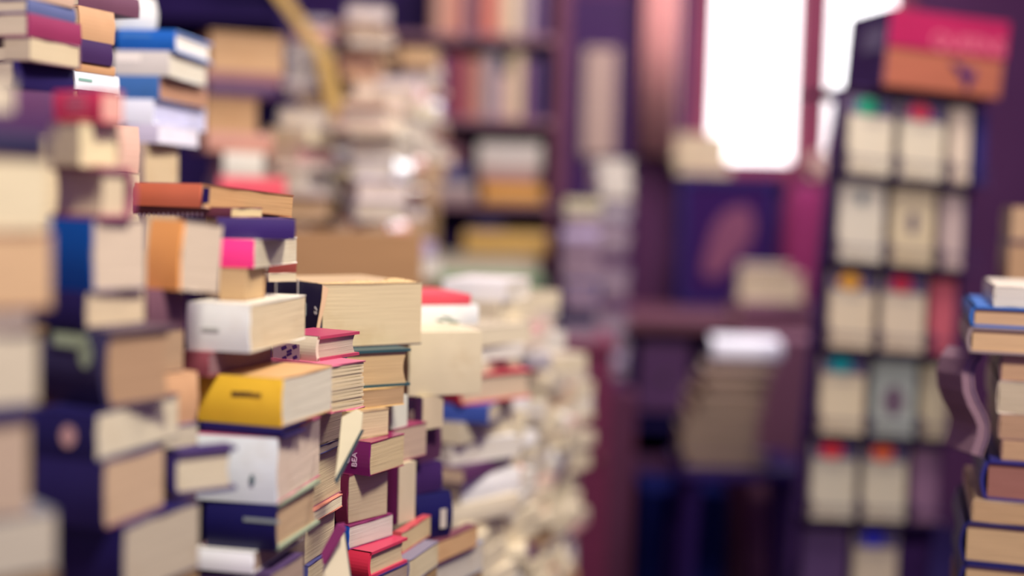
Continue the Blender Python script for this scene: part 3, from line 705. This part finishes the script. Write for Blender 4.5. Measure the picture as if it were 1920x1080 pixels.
heap('the dim pile on the cabinet', 1084, 372, 3.42, zt, ['plum', 'grey', 'navy', 'brown', 'plum'], 10, first=[('green', .025), ('grey', .025), ('plum', .03), ('lilac', .03), ('plum', .03), ('grey', .03), ('brown', .03), ('grey', .02), ('blue', .045), ('plum', .03)], L=(.095, .105), W=(.1, .13), T=(.02, .045), jit=6, off=.004, dim='8d7684')
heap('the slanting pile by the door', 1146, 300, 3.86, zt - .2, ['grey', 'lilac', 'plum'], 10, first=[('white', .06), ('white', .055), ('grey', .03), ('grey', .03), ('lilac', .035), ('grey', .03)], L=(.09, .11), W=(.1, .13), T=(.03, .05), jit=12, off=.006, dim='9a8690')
sp = px(1146, 640, 3.86)
carton(Vector((sp.x, sp.y, 0)), Vector((1, 0, 0)), Vector((0, 1, 0)), .15, .14, 0, zt - .2, 'tall dim cardboard box behind the narrow reddish cabinet', '5a3048')
# ------------------------------------------------------------------ door, curtain, window
def strip(name, x0, x1, y0, y1, d, m, th=.03, yy=None):
    a, b = BP(x0, (y0 + y1) / 2, d), BP(x1, (y0 + y1) / 2, d)
    return MB().box(a.x, b.x, a.y, a.y + th, BP(x0, y1, d).z, BP(x0, y0, d).z)
dx0, dx1 = BP(1048, 300, 5.25).x, BP(1190, 300, 5.25).x
structure('door_1', MB().box(dx0, dx1, 5.26, 5.3, 0, 2.15), mat('3e1c52', 'wood'))
structure('trim_1', MB().box(dx0 - .06, dx0, 5.24, 5.3, 0, 2.2).box(dx1, dx1 + .06, 5.24, 5.3, 0, 2.2), mat('54294e', 'wood'))
pa, pb = BP(1096, 100, 5.23), BP(1156, 100, 5.23)
po = tag(MB().box(pa.x, pb.x, 5.235, 5.255, BP(1100, 292, 5.23).z, BP(1100, 92, 5.23).z).build('paper_banner', mat('b9a092', 'cloth')), 'long dull beige paper banner hanging on the dark door', 'banner')
# gathered curtain
def curtain(name, label, x0, x1, y, zb, zt, col, n=7):
    mb = MB(); k = 60; pts = []
    for i in range(k + 1):
        t = i / k; pts.append((x0 + (x1 - x0) * t, y + .025 * math.sin(t * n * 2 * math.pi)))
    for z in (zb, zt): mb.v += [(x, yy, z) for x, yy in pts]
    for z in (zb, zt): mb.v += [(x, yy + .006, z) for x, yy in pts]
    m1 = k + 1
    for i in range(k):
        mb.f += [(i, i + 1, m1 + i + 1, m1 + i), (2 * m1 + i + 1, 2 * m1 + i, 3 * m1 + i, 3 * m1 + i + 1), (i + 1, i, 2 * m1 + i, 2 * m1 + i + 1), (m1 + i, m1 + i + 1, 3 * m1 + i + 1, 3 * m1 + i)]
    return tag(mb.build(name, mat(col, 'cloth'), smooth=True), label, 'curtain')
a, b = BP(1202, 100, 5.15), BP(1268, 100, 5.15)
curtain('curtain', 'pale pink curtain gathered at the left side of the bright window', a.x, b.x, 5.12, BP(1230, 292, 5.15).z, 2.4, 'e6b4ae', 4)
MB().tube([(a.x - .05, 5.12, 2.41), (1.75, 5.12, 2.41)], .012).build('curtain_rod', mat('6a4a40', 'wood')); tag(bpy.data.objects['curtain_rod'], 'wooden rod above the bright window carrying the pink curtain', 'rod')
wx = [BP(x, 160, 5.3).x for x in (1331, 1488, 1546, 1668)]
zs = BP(1400, 303, 5.3).z
structure('wall_back', MB().box(-3, wx[0] - .06, BACK, BACK + .1, 0, 3).box(wx[3] + .06, 3.2, BACK, BACK + .1, 0, 3).box(wx[0] - .06, wx[3] + .06, BACK, BACK + .1, 0, zs - .03).box(wx[0] - .06, wx[3] + .06, BACK, BACK + .1, 2.64, 3), mat('5a3558', 'wall'))
win = thing('window_1', None, None, Matrix.Translation((0, 5.3, 0))); win['kind'] = 'structure'
gm = glow('f4f6f4', 2.6); fm = mat('8a4258', 'wood')
for i, (p, q) in enumerate(((wx[0], wx[1]), (wx[2], wx[3]))):
    MB().box(p, q, .045, .052, zs, 2.6).build('window_pane', gm, win)
for p, q in ((wx[0] - .07, wx[0]), (wx[1], wx[2]), (wx[3], wx[3] + .07)):
    MB().box(p, q, -.02, .07, zs - .06, 2.66).build('window_frame', fm, win)
MB().box(wx[0] - .07, wx[3] + .07, -.02, .07, zs - .06, zs).build('window_frame', fm, win)
MB().box(wx[0] - .07, wx[3] + .07, -.02, .07, 2.6, 2.66).build('window_frame', fm, win)
MB().box(wx[0] - .12, wx[3] + .12, -.18, -.0, zs - .085, zs - .06).build('window_sill', mat('6a2f50', 'wood'), win)
zsl = zs - .06
def lying(name, label, x0, x1, t, b, d, cov, pg=PAGE, side='R', dep=.13, z0=None, rot=0, hard=True, fine=False):
    P0, P1 = BP(x0, (t + b) / 2, d), BP(x1, (t + b) / 2, d)
    za, zb = z_at(P0.x, P0.y, b), z_at(P0.x, P0.y, t)
    if z0 is not None: zb = z0 + (zb - za); za = z0
    a = math.radians(rot); X = Vector((math.cos(a), math.sin(a), 0)); Y = Vector((-X.y, X.x, 0)); l = (P1 - P0).length
    c = (P0 + P1) / 2; c = Vector((c.x, c.y + dep / 2, (za + zb) / 2))
    if side == 'F': X, Y = -X, -Y
    book(name, label, None, c, X, Y, l, dep, zb - za, cov, pg, hard=hard, fine=fine)
    return zb
# things on the sill
z = lying('hardback_book', 'beige book lying on the window sill at the foot of the left pane', 1268, 1372, 300, 325, 5.13, 'b09a88', z0=zsl, side='F')
z = lying('hardback_book', 'thick pale beige book on the sill, overlapping the lower left of the bright pane', 1256, 1366, 250, 300, 5.13, 'c9b8a0', z0=z, side='F')
z = lying('hardback_book', 'cream book on the sill right of the mullion', 1528, 1580, 318, 352, 5.13, 'cdb09a', z0=zsl)
z = lying('paperback', 'mauve book topmost on the sill right of the mullion', 1534, 1586, 306, 318, 5.13, '9a7884', z0=z)
# ------------------------------------------------------------------ desk below the window
dk0, dk1 = BP(1160, 600, 4.3).x, BP(1640, 600, 4.3).x
DZ = z_at(dk0, 4.3, 596)
desk = thing('writing_desk', 'dark wooden desk below the bright window with a brown top edge', 'desk', Matrix.Translation(((dk0 + dk1) / 2, 4.65, 0)))
w = (dk1 - dk0) / 2; mw = mat('231b52', 'wood')
MB().box(-w, w, -.36, .34, DZ - .04, DZ).build('desk_top', mat('6d4450', 'wood'), desk, bevel=.004)
MB().box(-w + .02, -w + .05, -.3, .3, 0, DZ - .04).build('side_panel', mw, desk)
MB().box(w - .05, w - .02, -.3, .3, 0, DZ - .04).build('side_panel', mw, desk)
MB().box(-w + .05, w - .05, .2, .22, .2, DZ - .04).build('back_panel', mw, desk)
fr = BP(1200, 640, 4.35).x - (dk0 + dk1) / 2; fl = BP(1298, 640, 4.35).x - (dk0 + dk1) / 2
dr = MB().box(fr, fl, -.3, -.27, BP(1250, 780, 4.3).z, BP(1250, 645, 4.3).z).build('drawer_front', mat('5a3a60', 'wood'), desk, bevel=.004)
MB().tube([((fr + fl) / 2, -.325, BP(1250, 712, 4.3).z), ((fr + fl) / 2, -.3, BP(1250, 712, 4.3).z)], .012).build('knob', mat('6d5a66', 'metal'), dr)
MB().box(-w + .05, w - .05, -.27, .2, BP(1250, 800, 4.3).z - .03, BP(1250, 800, 4.3).z).build('shelf_board', mw, desk)
MB().box(-w + .05, w - .05, -.3, -.27, BP(1250, 885, 4.3).z - .02, BP(1250, 885, 4.3).z + .03).build('rail', mat('50304e', 'wood'), desk)
# framed picture leaning on the wall
P0, P1 = BP(1285, 450, 4.85), BP(1455, 450, 4.85)
pw = P1.x - P0.x; zt2 = BP(1370, 338, 4.85).z; hh = zt2 - DZ
pic = thing('framed_picture', 'dark framed picture with a dusky pink shape standing on the desk under the window', 'picture', Matrix.Translation(((P0.x + P1.x) / 2, 4.9, DZ)) @ Matrix.Rotation(math.radians(-6), 4, 'X'))
mf = mat('1f1658', 'wood')
MB().box(-pw / 2, pw / 2, 0, .012, 0, hh).build('canvas', mat('33184f', 'cloth'), pic)
for bb in ((-pw / 2 - .02, -pw / 2 + .01, 0, hh + .02), (pw / 2 - .01, pw / 2 + .02, 0, hh + .02), (-pw / 2, pw / 2, 0, .03), (-pw / 2, pw / 2, hh - .01, hh + .02)):
    MB().box(bb[0], bb[1], -.012, .016, bb[2], bb[3]).build('frame', mf, pic)
n = 24; mb = MB(); ca, sa = math.cos(math.radians(-28)), math.sin(math.radians(-28))
pts = [(.07 * math.cos(t) * (1 + .15 * math.sin(3 * t)), .155 * math.sin(t)) for t in (2 * math.pi * i / n for i in range(n))]
pts = [(x * ca - y * sa, x * sa + y * ca) for x, y in pts]
mb.v = [(x, -.002, y + hh * .52) for x, y in pts] + [(x, .002, y + hh * .52) for x, y in pts]
mb.f = [tuple(reversed(range(n))), tuple(range(n, 2 * n))] + [(i, (i + 1) % n, n + (i + 1) % n, n + i) for i in range(n)]
o = mb.build('painted_shape', mat('7c4a62', 'cloth'), pic); o['label'] = 'dusky pink oval shape'
# magenta cushion/bag right of it
def soft(name, label, cat, c, sx, sy, sz, m, seed=1):
    mb = MB(); nu, nv = 20, 12; r = random.Random(seed)
    def se(t, p): c_ = math.cos(t); return math.copysign(abs(c_) ** p, c_)
    def ss(t, p): c_ = math.sin(t); return math.copysign(abs(c_) ** p, c_)
    for j in range(1, nv):
        v = -math.pi / 2 + math.pi * j / nv
        for i in range(nu):
            u = 2 * math.pi * i / nu; w = 1 + r.uniform(-.03, .03)
            mb.v.append((sx * se(u, .6) * abs(math.cos(v)) ** .55 * w, sy * ss(u, .6) * abs(math.cos(v)) ** .55 * w, sz * (ss(v, .7) + 1)))
    mb.v += [(0, 0, 0), (0, 0, 2 * sz)]
    for j in range(nv - 2):
        for i in range(nu):
            mb.f.append((j * nu + i, j * nu + (i + 1) % nu, (j + 1) * nu + (i + 1) % nu, (j + 1) * nu + i))
    for i in range(nu):
        mb.f.append((len(mb.v) - 2, (i + 1) % nu, i)); mb.f.append((len(mb.v) - 1, (nv - 2) * nu + i, (nv - 2) * nu + (i + 1) % nu))
    return tag(mb.build(name, m, None, c, smooth=True), label, cat)
q = BP(1505, 420, 4.75)
bag = soft('cloth_bag', 'magenta cloth bag standing on the desk left of the wire rack', 'bag', (q.x, 4.72, DZ), .085, .08, (BP(1505, 345, 4.75).z - DZ) / 2, mat('86305c', 'cloth'), 4)
MB().tube([(.06 * math.cos(math.pi * i / 10), 0, (BP(1505, 345, 4.75).z - DZ) * .93 + .1 * math.sin(math.pi * i / 10)) for i in range(11)], .008).build('handle', mat('8c3a62', 'cloth'), bag)
# books on the desk
z = lying('hardback_book', 'dim mauve book lying on the desk under the cream bundle', 1385, 1520, 562, 596, 4.4, '7a5264', z0=DZ, dep=.18, rot=4)
z = lying('hardback_book', 'cream bundle-like thick book lying on the desk right of the framed picture', 1392, 1512, 512, 562, 4.4, 'cbb49c', z0=z, side='F', dep=.17, rot=-8)
z = lying('paperback', 'pale beige paperback topmost on the desk pile', 1396, 1490, 496, 512, 4.4, 'bfa898', z0=z, side='F', dep=.16, rot=-12)
# stool with the leaning pile and the bright white sheet
sx_ = BP(1400, 800, 3.45); SZ = BP(1375, 872, 3.4).z
st = thing('wooden_stool', 'dark wooden stool carrying the leaning dim pile with the bright white top', 'stool', Matrix.Translation((sx_.x - .02, 3.45, 0)))
mw = mat('33205a', 'wood')
MB().box(-.17, .17, -.15, .15, SZ - .035, SZ).build('seat', mw, st, bevel=.01)
for sx in (-1, 1):
    for sy in (-1, 1): MB().bar((sx * .13, sy * .11, SZ - .035), (sx * .16, sy * .13, 0), .032).build('leg', mw, st)
MB().bar((-.15, 0, .25), (.15, 0, .25), .024).build('stretcher', mw, st)
z = SZ
specs = [(1285, 1440, 846, 872, '6d4a5c'), (1280, 1424, 808, 846, 'a08a70'), (1290, 1428, 772, 808, '9a8068'), (1304, 1430, 740, 772, 'ab9474'), (1318, 1436, 712, 740, '8d6a5c'), (1326, 1452, 690, 712, 'a88e76'), (1340, 1462, 668, 690, '8d7488')]
nm = ['lowest book of the leaning dim pile on the stool', 'second book up in the leaning dim pile on the stool', 'third book up in the leaning dim pile on the stool', 'fourth book up in the leaning dim pile on the stool', 'fifth book up, brownest in the leaning dim pile', 'sixth book up in the leaning dim pile on the stool', 'mauve-grey book right under the bright white top book']
for (x0, x1, t, b, cc), l in zip(specs, nm):
    z = lying('hardback_book', l, x0, x1, t, b, 3.36, cc, pg='94806e', z0=z, side='F', dep=.19, rot=RNG.uniform(-6, 6))
z = lying('hardback_book', 'bright white glossy book on top of the leaning dim pile below the window', 1346, 1474, 640, 668, 3.36, 'f2f2f6', pg='e6e2e2', z0=z, side='R', dep=.2, rot=-6)
# dim carton right of the stool and low dark box
q = BP(1480, 800, 3.8)
carton(Vector((q.x, 3.85, 0)), Vector((1, .1, 0)).normalized(), Vector((-.1, 1, 0)).normalized(), .26, .26, 0, BP(1480, 640, 3.72).z, 'dim mauve cardboard box standing between the stool pile and the wire rack', '7a5060')
q = BP(1290, 1000, 3.9)
carton(Vector((q.x, 4.05, 0)), Vector((1, 0, 0)), Vector((0, 1, 0)), .26, .26, 0, .42, 'navy box on the floor in front of the desk', '0c1450')
# ------------------------------------------------------------------ wire rack of face-out paperbacks
RD = 2.5
A = math.radians(78)
O = px(1603, 172, RD)                                     # upper left of the first pocket row
RU = Vector((math.sin(A), math.cos(A), 0)); RV = Z; RW = RU.cross(RV)          # RW points at the room
if RW.y > 0: RW = -RW
lean = Matrix.Rotation(math.radians(3.6), 4, fwd)
RB = Matrix(((RU.x, -RW.x, 0, 0), (RU.y, -RW.y, 0, 0), (0, 0, 1, 0), (0, 0, 0, 1)))    # local: x right, y into the rack, z up
cR = O + RU * .15 - RW * .16
RM = Matrix.Translation((cR.x, cR.y, 0))
PV = Matrix.Translation(O) @ lean @ Matrix.Translation(-O)
base_pt = PV @ Vector((cR.x, cR.y, 0))
RMAT = Matrix.Translation((base_pt.x - .0, base_pt.y, 0)) @ lean @ RB
rack = thing('book_rack', 'leaning wire book rack with a red and orange header sign on the right', 'rack', RMAT)
top = O.z                                                   # height of the first pocket row's top edge
U0, V0 = -.15, -.16                                         # local x of the left edge, local y of the front plane
mwire = mat('4c3860', 'metal'); PITCHV = .1735
cols = [(0.0, .100), (.112, .100), (.224, .075)]
MB().tube([(0, 0, .02), (0, 0, top + .02)], .02, 12).build('pole', mwire, rack)
MB().box(-.2, .2, -.2, .2, 0, .025).build('base', mwire, rack, bevel=.006)
MB().box(-.14, .15, -.135, .14, top + .004, top + .012).build('top_plate', mwire, rack)
for k in range(7):
    zb = top - PITCHV * (k + 1) + .012
    g = MB()
    g.box(U0 - .005, U0 + .305, V0 + .0, V0 + .055, zb - .006, zb)                     # ledge
    g.build('ledge', mwire, rack)
    for (u, w) in cols:
        g = MB(); r = .0022
        g.tube([(U0 + u - .004, V0 + .05, zb + .05), (U0 + u - .004, V0 - .012, zb + .04), (U0 + u - .004, V0 - .012, zb - .004)], r, 6)
        g.tube([(U0 + u + w + .004, V0 + .05, zb + .05), (U0 + u + w + .004, V0 - .012, zb + .04), (U0 + u + w + .004, V0 - .012, zb - .004)], r, 6)
        g.tube([(U0 + u - .004, V0 - .012, zb + .03), (U0 + u + w + .004, V0 - .012, zb + .03)], r, 6)
        g.build('wire_pocket', mwire, rack)
MB().box(U0 - .005, U0 + .305, V0 + .056, V0 + .062, .06, top).build('back_panel', mat('3a2250', 'wood'), rack)
for u in (-.01, .106, .218, .306):
    MB().tube([(U0 + u, V0 + .058, .03), (U0 + u, V0 + .058, top + .006)], .004, 6).build('upright', mwire, rack)
# header sign: a box with a red upper and orange lower front
zs0 = top + .013
sg = MB().box(-.098, .157, V0 - .01, .0, zs0, zs0 + .15).build('header_sign', mat('9c5a44', 'board'), rack, bevel=.002)
MB().box(-.0995, .159, V0 - .0125, .002, zs0 + .078, zs0 + .151).build('red_band', mat('981c48', 'board'), sg)
MB().box(-.1012, -.0985, V0 - .0128, -.002, zs0, zs0 + .1505).build('side_panel', mat('463058', 'board'), sg)
MB().box(-.1022, -.1008, V0 + .0, V0 + .09, zs0 + .07, zs0 + .12).build('side_mark', mat('7a7084', 'board'), sg)
text_mesh('sign_lettering', 'QUEENS', .043, mat('c46a78', 'board'), sg, Matrix.Translation((.075, V0 - .0128, zs0 + .098)) @ Matrix.Rotation(math.pi / 2, 4, 'X'))
mb = MB()
for (cx, cz, rx, rz, an) in ((.072, zs0 + .042, .024, .009, -38), (.088, zs0 + .036, .008, .016, -20), (.052, zs0 + .055, .012, .004, -30), (.080, zs0 + .02, .004, .012, 20)):
    n0 = len(mb.v); n = 16; ca, sa = math.cos(math.radians(an)), math.sin(math.radians(an))
    for yy in (V0 - .0126, V0 - .0095):
        for i in range(n):
            t = 2 * math.pi * i / n; x, y = rx * math.cos(t), rz * math.sin(t); mb.v.append((cx + x * ca - y * sa, yy, cz + x * sa + y * ca))
    mb.f += [tuple(n0 + i for i in range(n)), tuple(n0 + n + i for i in reversed(range(n)))] + [(n0 + (i + 1) % n, n0 + i, n0 + n + i, n0 + n + (i + 1) % n) for i in range(n)]
mb.build('sign_figure', mat('3a1c58', 'board'), sg)
def rackbook(k, ci, h, cov, label, top_col=None, mark=None, w=None, tall=None, du=0):
    u, cw = cols[ci]; w = w or cw - .004
    zb = top - PITCHV * (k + 1) + .0135
    t = .014
    # cover faces the room: thickness axis = -local y; spine on the left; X axis up or down
    M = RMAT @ Matrix.Translation((U0 + u + cw / 2 + du, V0 + .012, zb)) @ Matrix.Rotation(math.radians(-7), 4, 'X')
    # local book frame -> X: up (0,0,1), Y: right (1,0,0) so thickness X x Y = (0,1,0); front must look to -y
    Xl, Yl = Vector((0, 0, -1)), Vector((1, 0, 0))           # X x Y = (0,-1,0): front cover looks to the room
    r = book('paperback', label, 'face-out paperbacks in the wire rack', Vector((0, 0, h / 2)), Xl, Yl, h, w, t, cov, PAGE, fine=False, M0=M)
    m = lambda c: mat(c, 'board')
    # front cover decals: u runs downwards from the head
    if top_col:
        decal(r, 'cover_band', 'box', .018, w * .5, m('4c4268'), 0, face='front', wd=.034, ht=w * .96, label='dim violet band at the head of the cover')
        o = decal(r, 'cover_header', 'disc', .018, w * .42, m(top_col), 0, face='front', wd=.034, ht=w * .52, label='coloured header patch')
        o.matrix_basis = o.matrix_basis @ Matrix.Translation((0, 0, .0005))
        decal(r, 'cover_title', 'box', .05, w * .5, m('a79c90'), 0, face='front', wd=.006, ht=w * .5)
    if mark:
        decal(r, 'cover_emblem', 'disc', h * mark[1], w * .5, m(mark[0]), 0, face='front', wd=mark[2], ht=mark[3])
    return r
WC = 'bdb29a'
rackbook(0, 0, .150, WC, 'white paperback with a green header, upper left pocket of the wire rack', '12805f')
rackbook(0, 1, .150, WC, 'white paperback with a red header in the top row of the wire rack', 'c23a50')
rackbook(0, 2, .150, 'bfae98', 'narrow cream paperback in the top right pocket of the wire rack', None, w=.045, du=-.016)
rackbook(0, 2, .150, '2a2458', 'narrow navy paperback at the top right corner of the wire rack', None, w=.026, du=.030)
rackbook(1, 0, .160, 'b8af9c', 'white paperback with a small grey-green emblem, second row left of the wire rack', None, ('54646a', .22, .03, .02))
rackbook(1, 1, .155, 'b3a384', 'tan paperback with a dark smudged figure, second row of the wire rack', None, ('5a5058', .45, .045, .024))
rackbook(1, 2, .150, 'a8948c', 'narrow mauve-grey paperback, second row right of the wire rack', None, w=.05, du=-.012)
rackbook(2, 0, .150, 'bcac92', 'white paperback with a yellow-orange header, third row left of the wire rack', 'd99a38')
rackbook(2, 1, .152, 'bcac94', 'white paperback with a dark red header and red edge, third row of the wire rack', 'b52c44')
rackbook(2, 2, .150, 'a8505a', 'narrow rose-red paperback in the third row of the wire rack', None, w=.055, du=-.012)
rackbook(3, 0, .155, 'bdae92', 'white paperback with a teal header, fourth row left of the wire rack', '1a8a90')
rackbook(3, 1, .158, '8f948c', 'paperback with a grey-green landscape cover, fourth row of the wire rack', None, ('5c4a58', .55, .06, .05))
rackbook(3, 2, .150, 'a89c80', 'narrow olive-beige paperback, fourth row right of the wire rack', None, w=.06, du=-.008)
rackbook(4, 0, .155, 'b6ad98', 'white paperback with a scarlet header, fifth row left of the wire rack', 'd23844')
rackbook(4, 1, .155, 'b8ae98', 'white paperback with an orange header, fifth row of the wire rack', 'd8603c')
rackbook(4, 2, .150, '7a5a70', 'narrow dull mauve paperback, fifth row right of the wire rack', None, w=.06, du=-.008)
rackbook(5, 0, .150, '4a3558', 'dim plum paperback, bottom left of the wire rack', None)
rackbook(5, 1, .150, 'b5a690', 'pale paperback with an ultramarine header at the bottom of the wire rack', '2a2aa0')
# ------------------------------------------------------------------ stack at the right edge
RS = dict(Ll=.13)
def S(xl, t, b, c, l, d=1.42, **k):                       # pages (head) face the camera, spine to the left
    k.setdefault('p', 'bd9c74')
    return D(xl, t, b, d, 107, 'L', c, l, Lr=k.pop('W', .14), Ll=k.pop('L', .2), **k)
colR = [
 S(1862, 537, 574, 'cfc4ae', 'crumpled pale paperback on top of the stack at the right edge', W=.11, p='cfc6b4'),
 S(1818, 574, 612, '2f62a4', 'blue-bound hardback near the top of the stack at the right edge', hard=True, p='c49f78'),
 S(1812, 612, 662, '8d7a74', 'tan-paged hardback under the blue-bound one at the right edge', hard=True, p='c9a57a'),
 S(1874, 662, 714, '7d5a5c', 'tan book set back under the tan-paged hardback at the right edge', W=.12, p='b89370'),
 S(1868, 714, 774, 'b5a58c', 'cream-paged book in the middle of the stack at the right edge', W=.12, p='bcab8c'),
 S(1871, 774, 822, '9a7a68', 'brownish-paged book below the cream-paged one at the right edge', W=.12, p='ad8a6a'),
 S(1876, 822, 862, '8d6a5c', 'thin tan book above the dark blue-bound one at the right edge', W=.12, p='b8946e'),
 S(1838, 862, 936, '2a2a6c', 'dark blue-bound hardback with reddish-brown pages at the right edge', hard=True, p='946456'),
 S(1821, 936, 977, 'a98b66', 'tan-paged paperback between two dark blue hardbacks at the right edge', p='b8966c'),
 S(1798, 977, 1054, '1e1e50', 'thick navy-bound hardback with tan pages low at the right edge', hard=True, p='c0a074'),
 S(1796, 1054, 1130, '221f54', 'navy-bound hardback cut by the bottom edge at the right', hard=True, p='c0a074'),
]
column(colR, group='books stacked at the right edge', riser=(0, 'tall brown cardboard box under the stack of hardbacks at the right edge'))
# a worn paperback curling out on the left of the set-back books
t = thing('paperback', 'worn dark paperback curling out at the left of the right-edge stack', 'book', Matrix.Translation(px(1836, 860, 1.46)), 'books stacked at the right edge')
bpy.context.view_layer.update()
def ribbon(name, path, th, dep, m):
    mb = MB(); n = len(path); P = [px(*p) for p in path]; q = []
    for i, p in enumerate(P):
        d = (P[min(i + 1, n - 1)] - P[max(i - 1, 0)]).normalized(); q.append(d.cross(fwd).normalized() * th)
    for p, o in zip(P, q): mb.v += [tuple(p), tuple(p + o), tuple(p + o + fwd * dep), tuple(p + fwd * dep)]
    for i in range(n - 1):
        for a in range(4): mb.f.append((i * 4 + a, i * 4 + (a + 1) % 4, i * 4 + 4 + (a + 1) % 4, i * 4 + 4 + a))
    mb.f += [(3, 2, 1, 0), tuple(4 * n - 4 + a for a in range(4))]
    o = mb.build(name, m); o.parent = t; o.matrix_parent_inverse = t.matrix_world.inverted(); return o
path = [(1838, 668), (1826, 684), (1820, 706), (1822, 730), (1830, 752), (1842, 774), (1850, 796), (1848, 822), (1840, 846), (1836, 858)]
ribbon('cover', [(x, y, 1.44) for x, y in path], .0014, .09, mat('3f2c54', 'cover'))
ribbon('page_block', [(x + 6, y, 1.442) for x, y in path], -.014, .086, mat('8a6c74', 'pages'))
colR2 = [
 S(1893, 386, 450, '7a5a4c', 'tan-paged book highest at the right edge, beyond the rack', d=2.05, W=.16, p='c8a67e'),
 S(1888, 450, 458, '2c1c50', 'dark strip for the shaded gap between the two highest tan books at the right edge', d=2.05, W=.16, p='6a5058'),  # thin dark volume stands in for the shade in the gap
 S(1887, 458, 540, '7a5a4c', 'second tan-paged book behind the crumpled pale paperback at the right edge', d=2.05, W=.16, p='bd9870'),
 S(1885, 540, 700, '5a3a58', 'dim thick book hidden behind the top of the right-edge stack', d=2.05, W=.16, p='a58668'),
]
column(colR2, group='books stacked at the right edge', riser=(0, 'tall brown cardboard box behind the stack at the right edge'))
# ------------------------------------------------------------------ light
def area(name, loc, target, sx, sy, power, col):
    l = bpy.data.lights.new(name, 'AREA'); l.shape = 'RECTANGLE'; l.size = sx; l.size_y = sy; l.energy = power; l.color = col
    o = bpy.data.objects.new(name, l); COL.objects.link(o); o.location = loc
    o.rotation_euler = (Vector(target) - Vector(loc)).to_track_quat('-Z', 'Y').to_euler(); return o
area('ceiling_lamp', (.45, .05, 2.75), (-.25, 1.25, 1.0), .3, .3, 70, (1, .94, .83))
area('aisle_lamp', (.9, 2.0, 2.8), (-.5, 2.9, 1.0), .5, .5, 46, (1, .92, .84))
area('back_fill', (.75, 3.9, 2.85), (.6, 5.0, 1.2), .6, .6, 26, (1, .88, .84))  # added fill light without a fixture, lifts the dim back of the room
area('window_daylight', (1.15, 5.15, 2.0), (-.3, 1.5, 1.0), .7, 1.0, 14, (.92, .95, 1))
w = bpy.data.worlds.new('World'); SC.world = w; w.use_nodes = True
bg = w.node_tree.nodes['Background']; bg.inputs['Color'].default_value = (.24, .165, .46, 1); bg.inputs['Strength'].default_value = 1.1
SC.view_settings.view_transform = 'Standard'; SC.view_settings.look = 'None'; SC.view_settings.exposure = 0; SC.view_settings.gamma = 1
SC.cycles.max_bounces = 6; SC.cycles.diffuse_bounces = 3; SC.cycles.glossy_bounces = 3
seen = {}
for o in SC.objects:
    if o.parent is None and 'label' in o:
        if o['label'] in seen: print('DUP', o['label'])
        seen[o['label']] = 1
        if len(o['label'].split()) > 16: print('LONG', o['label'])
for q in WARN: print('WARN', q)
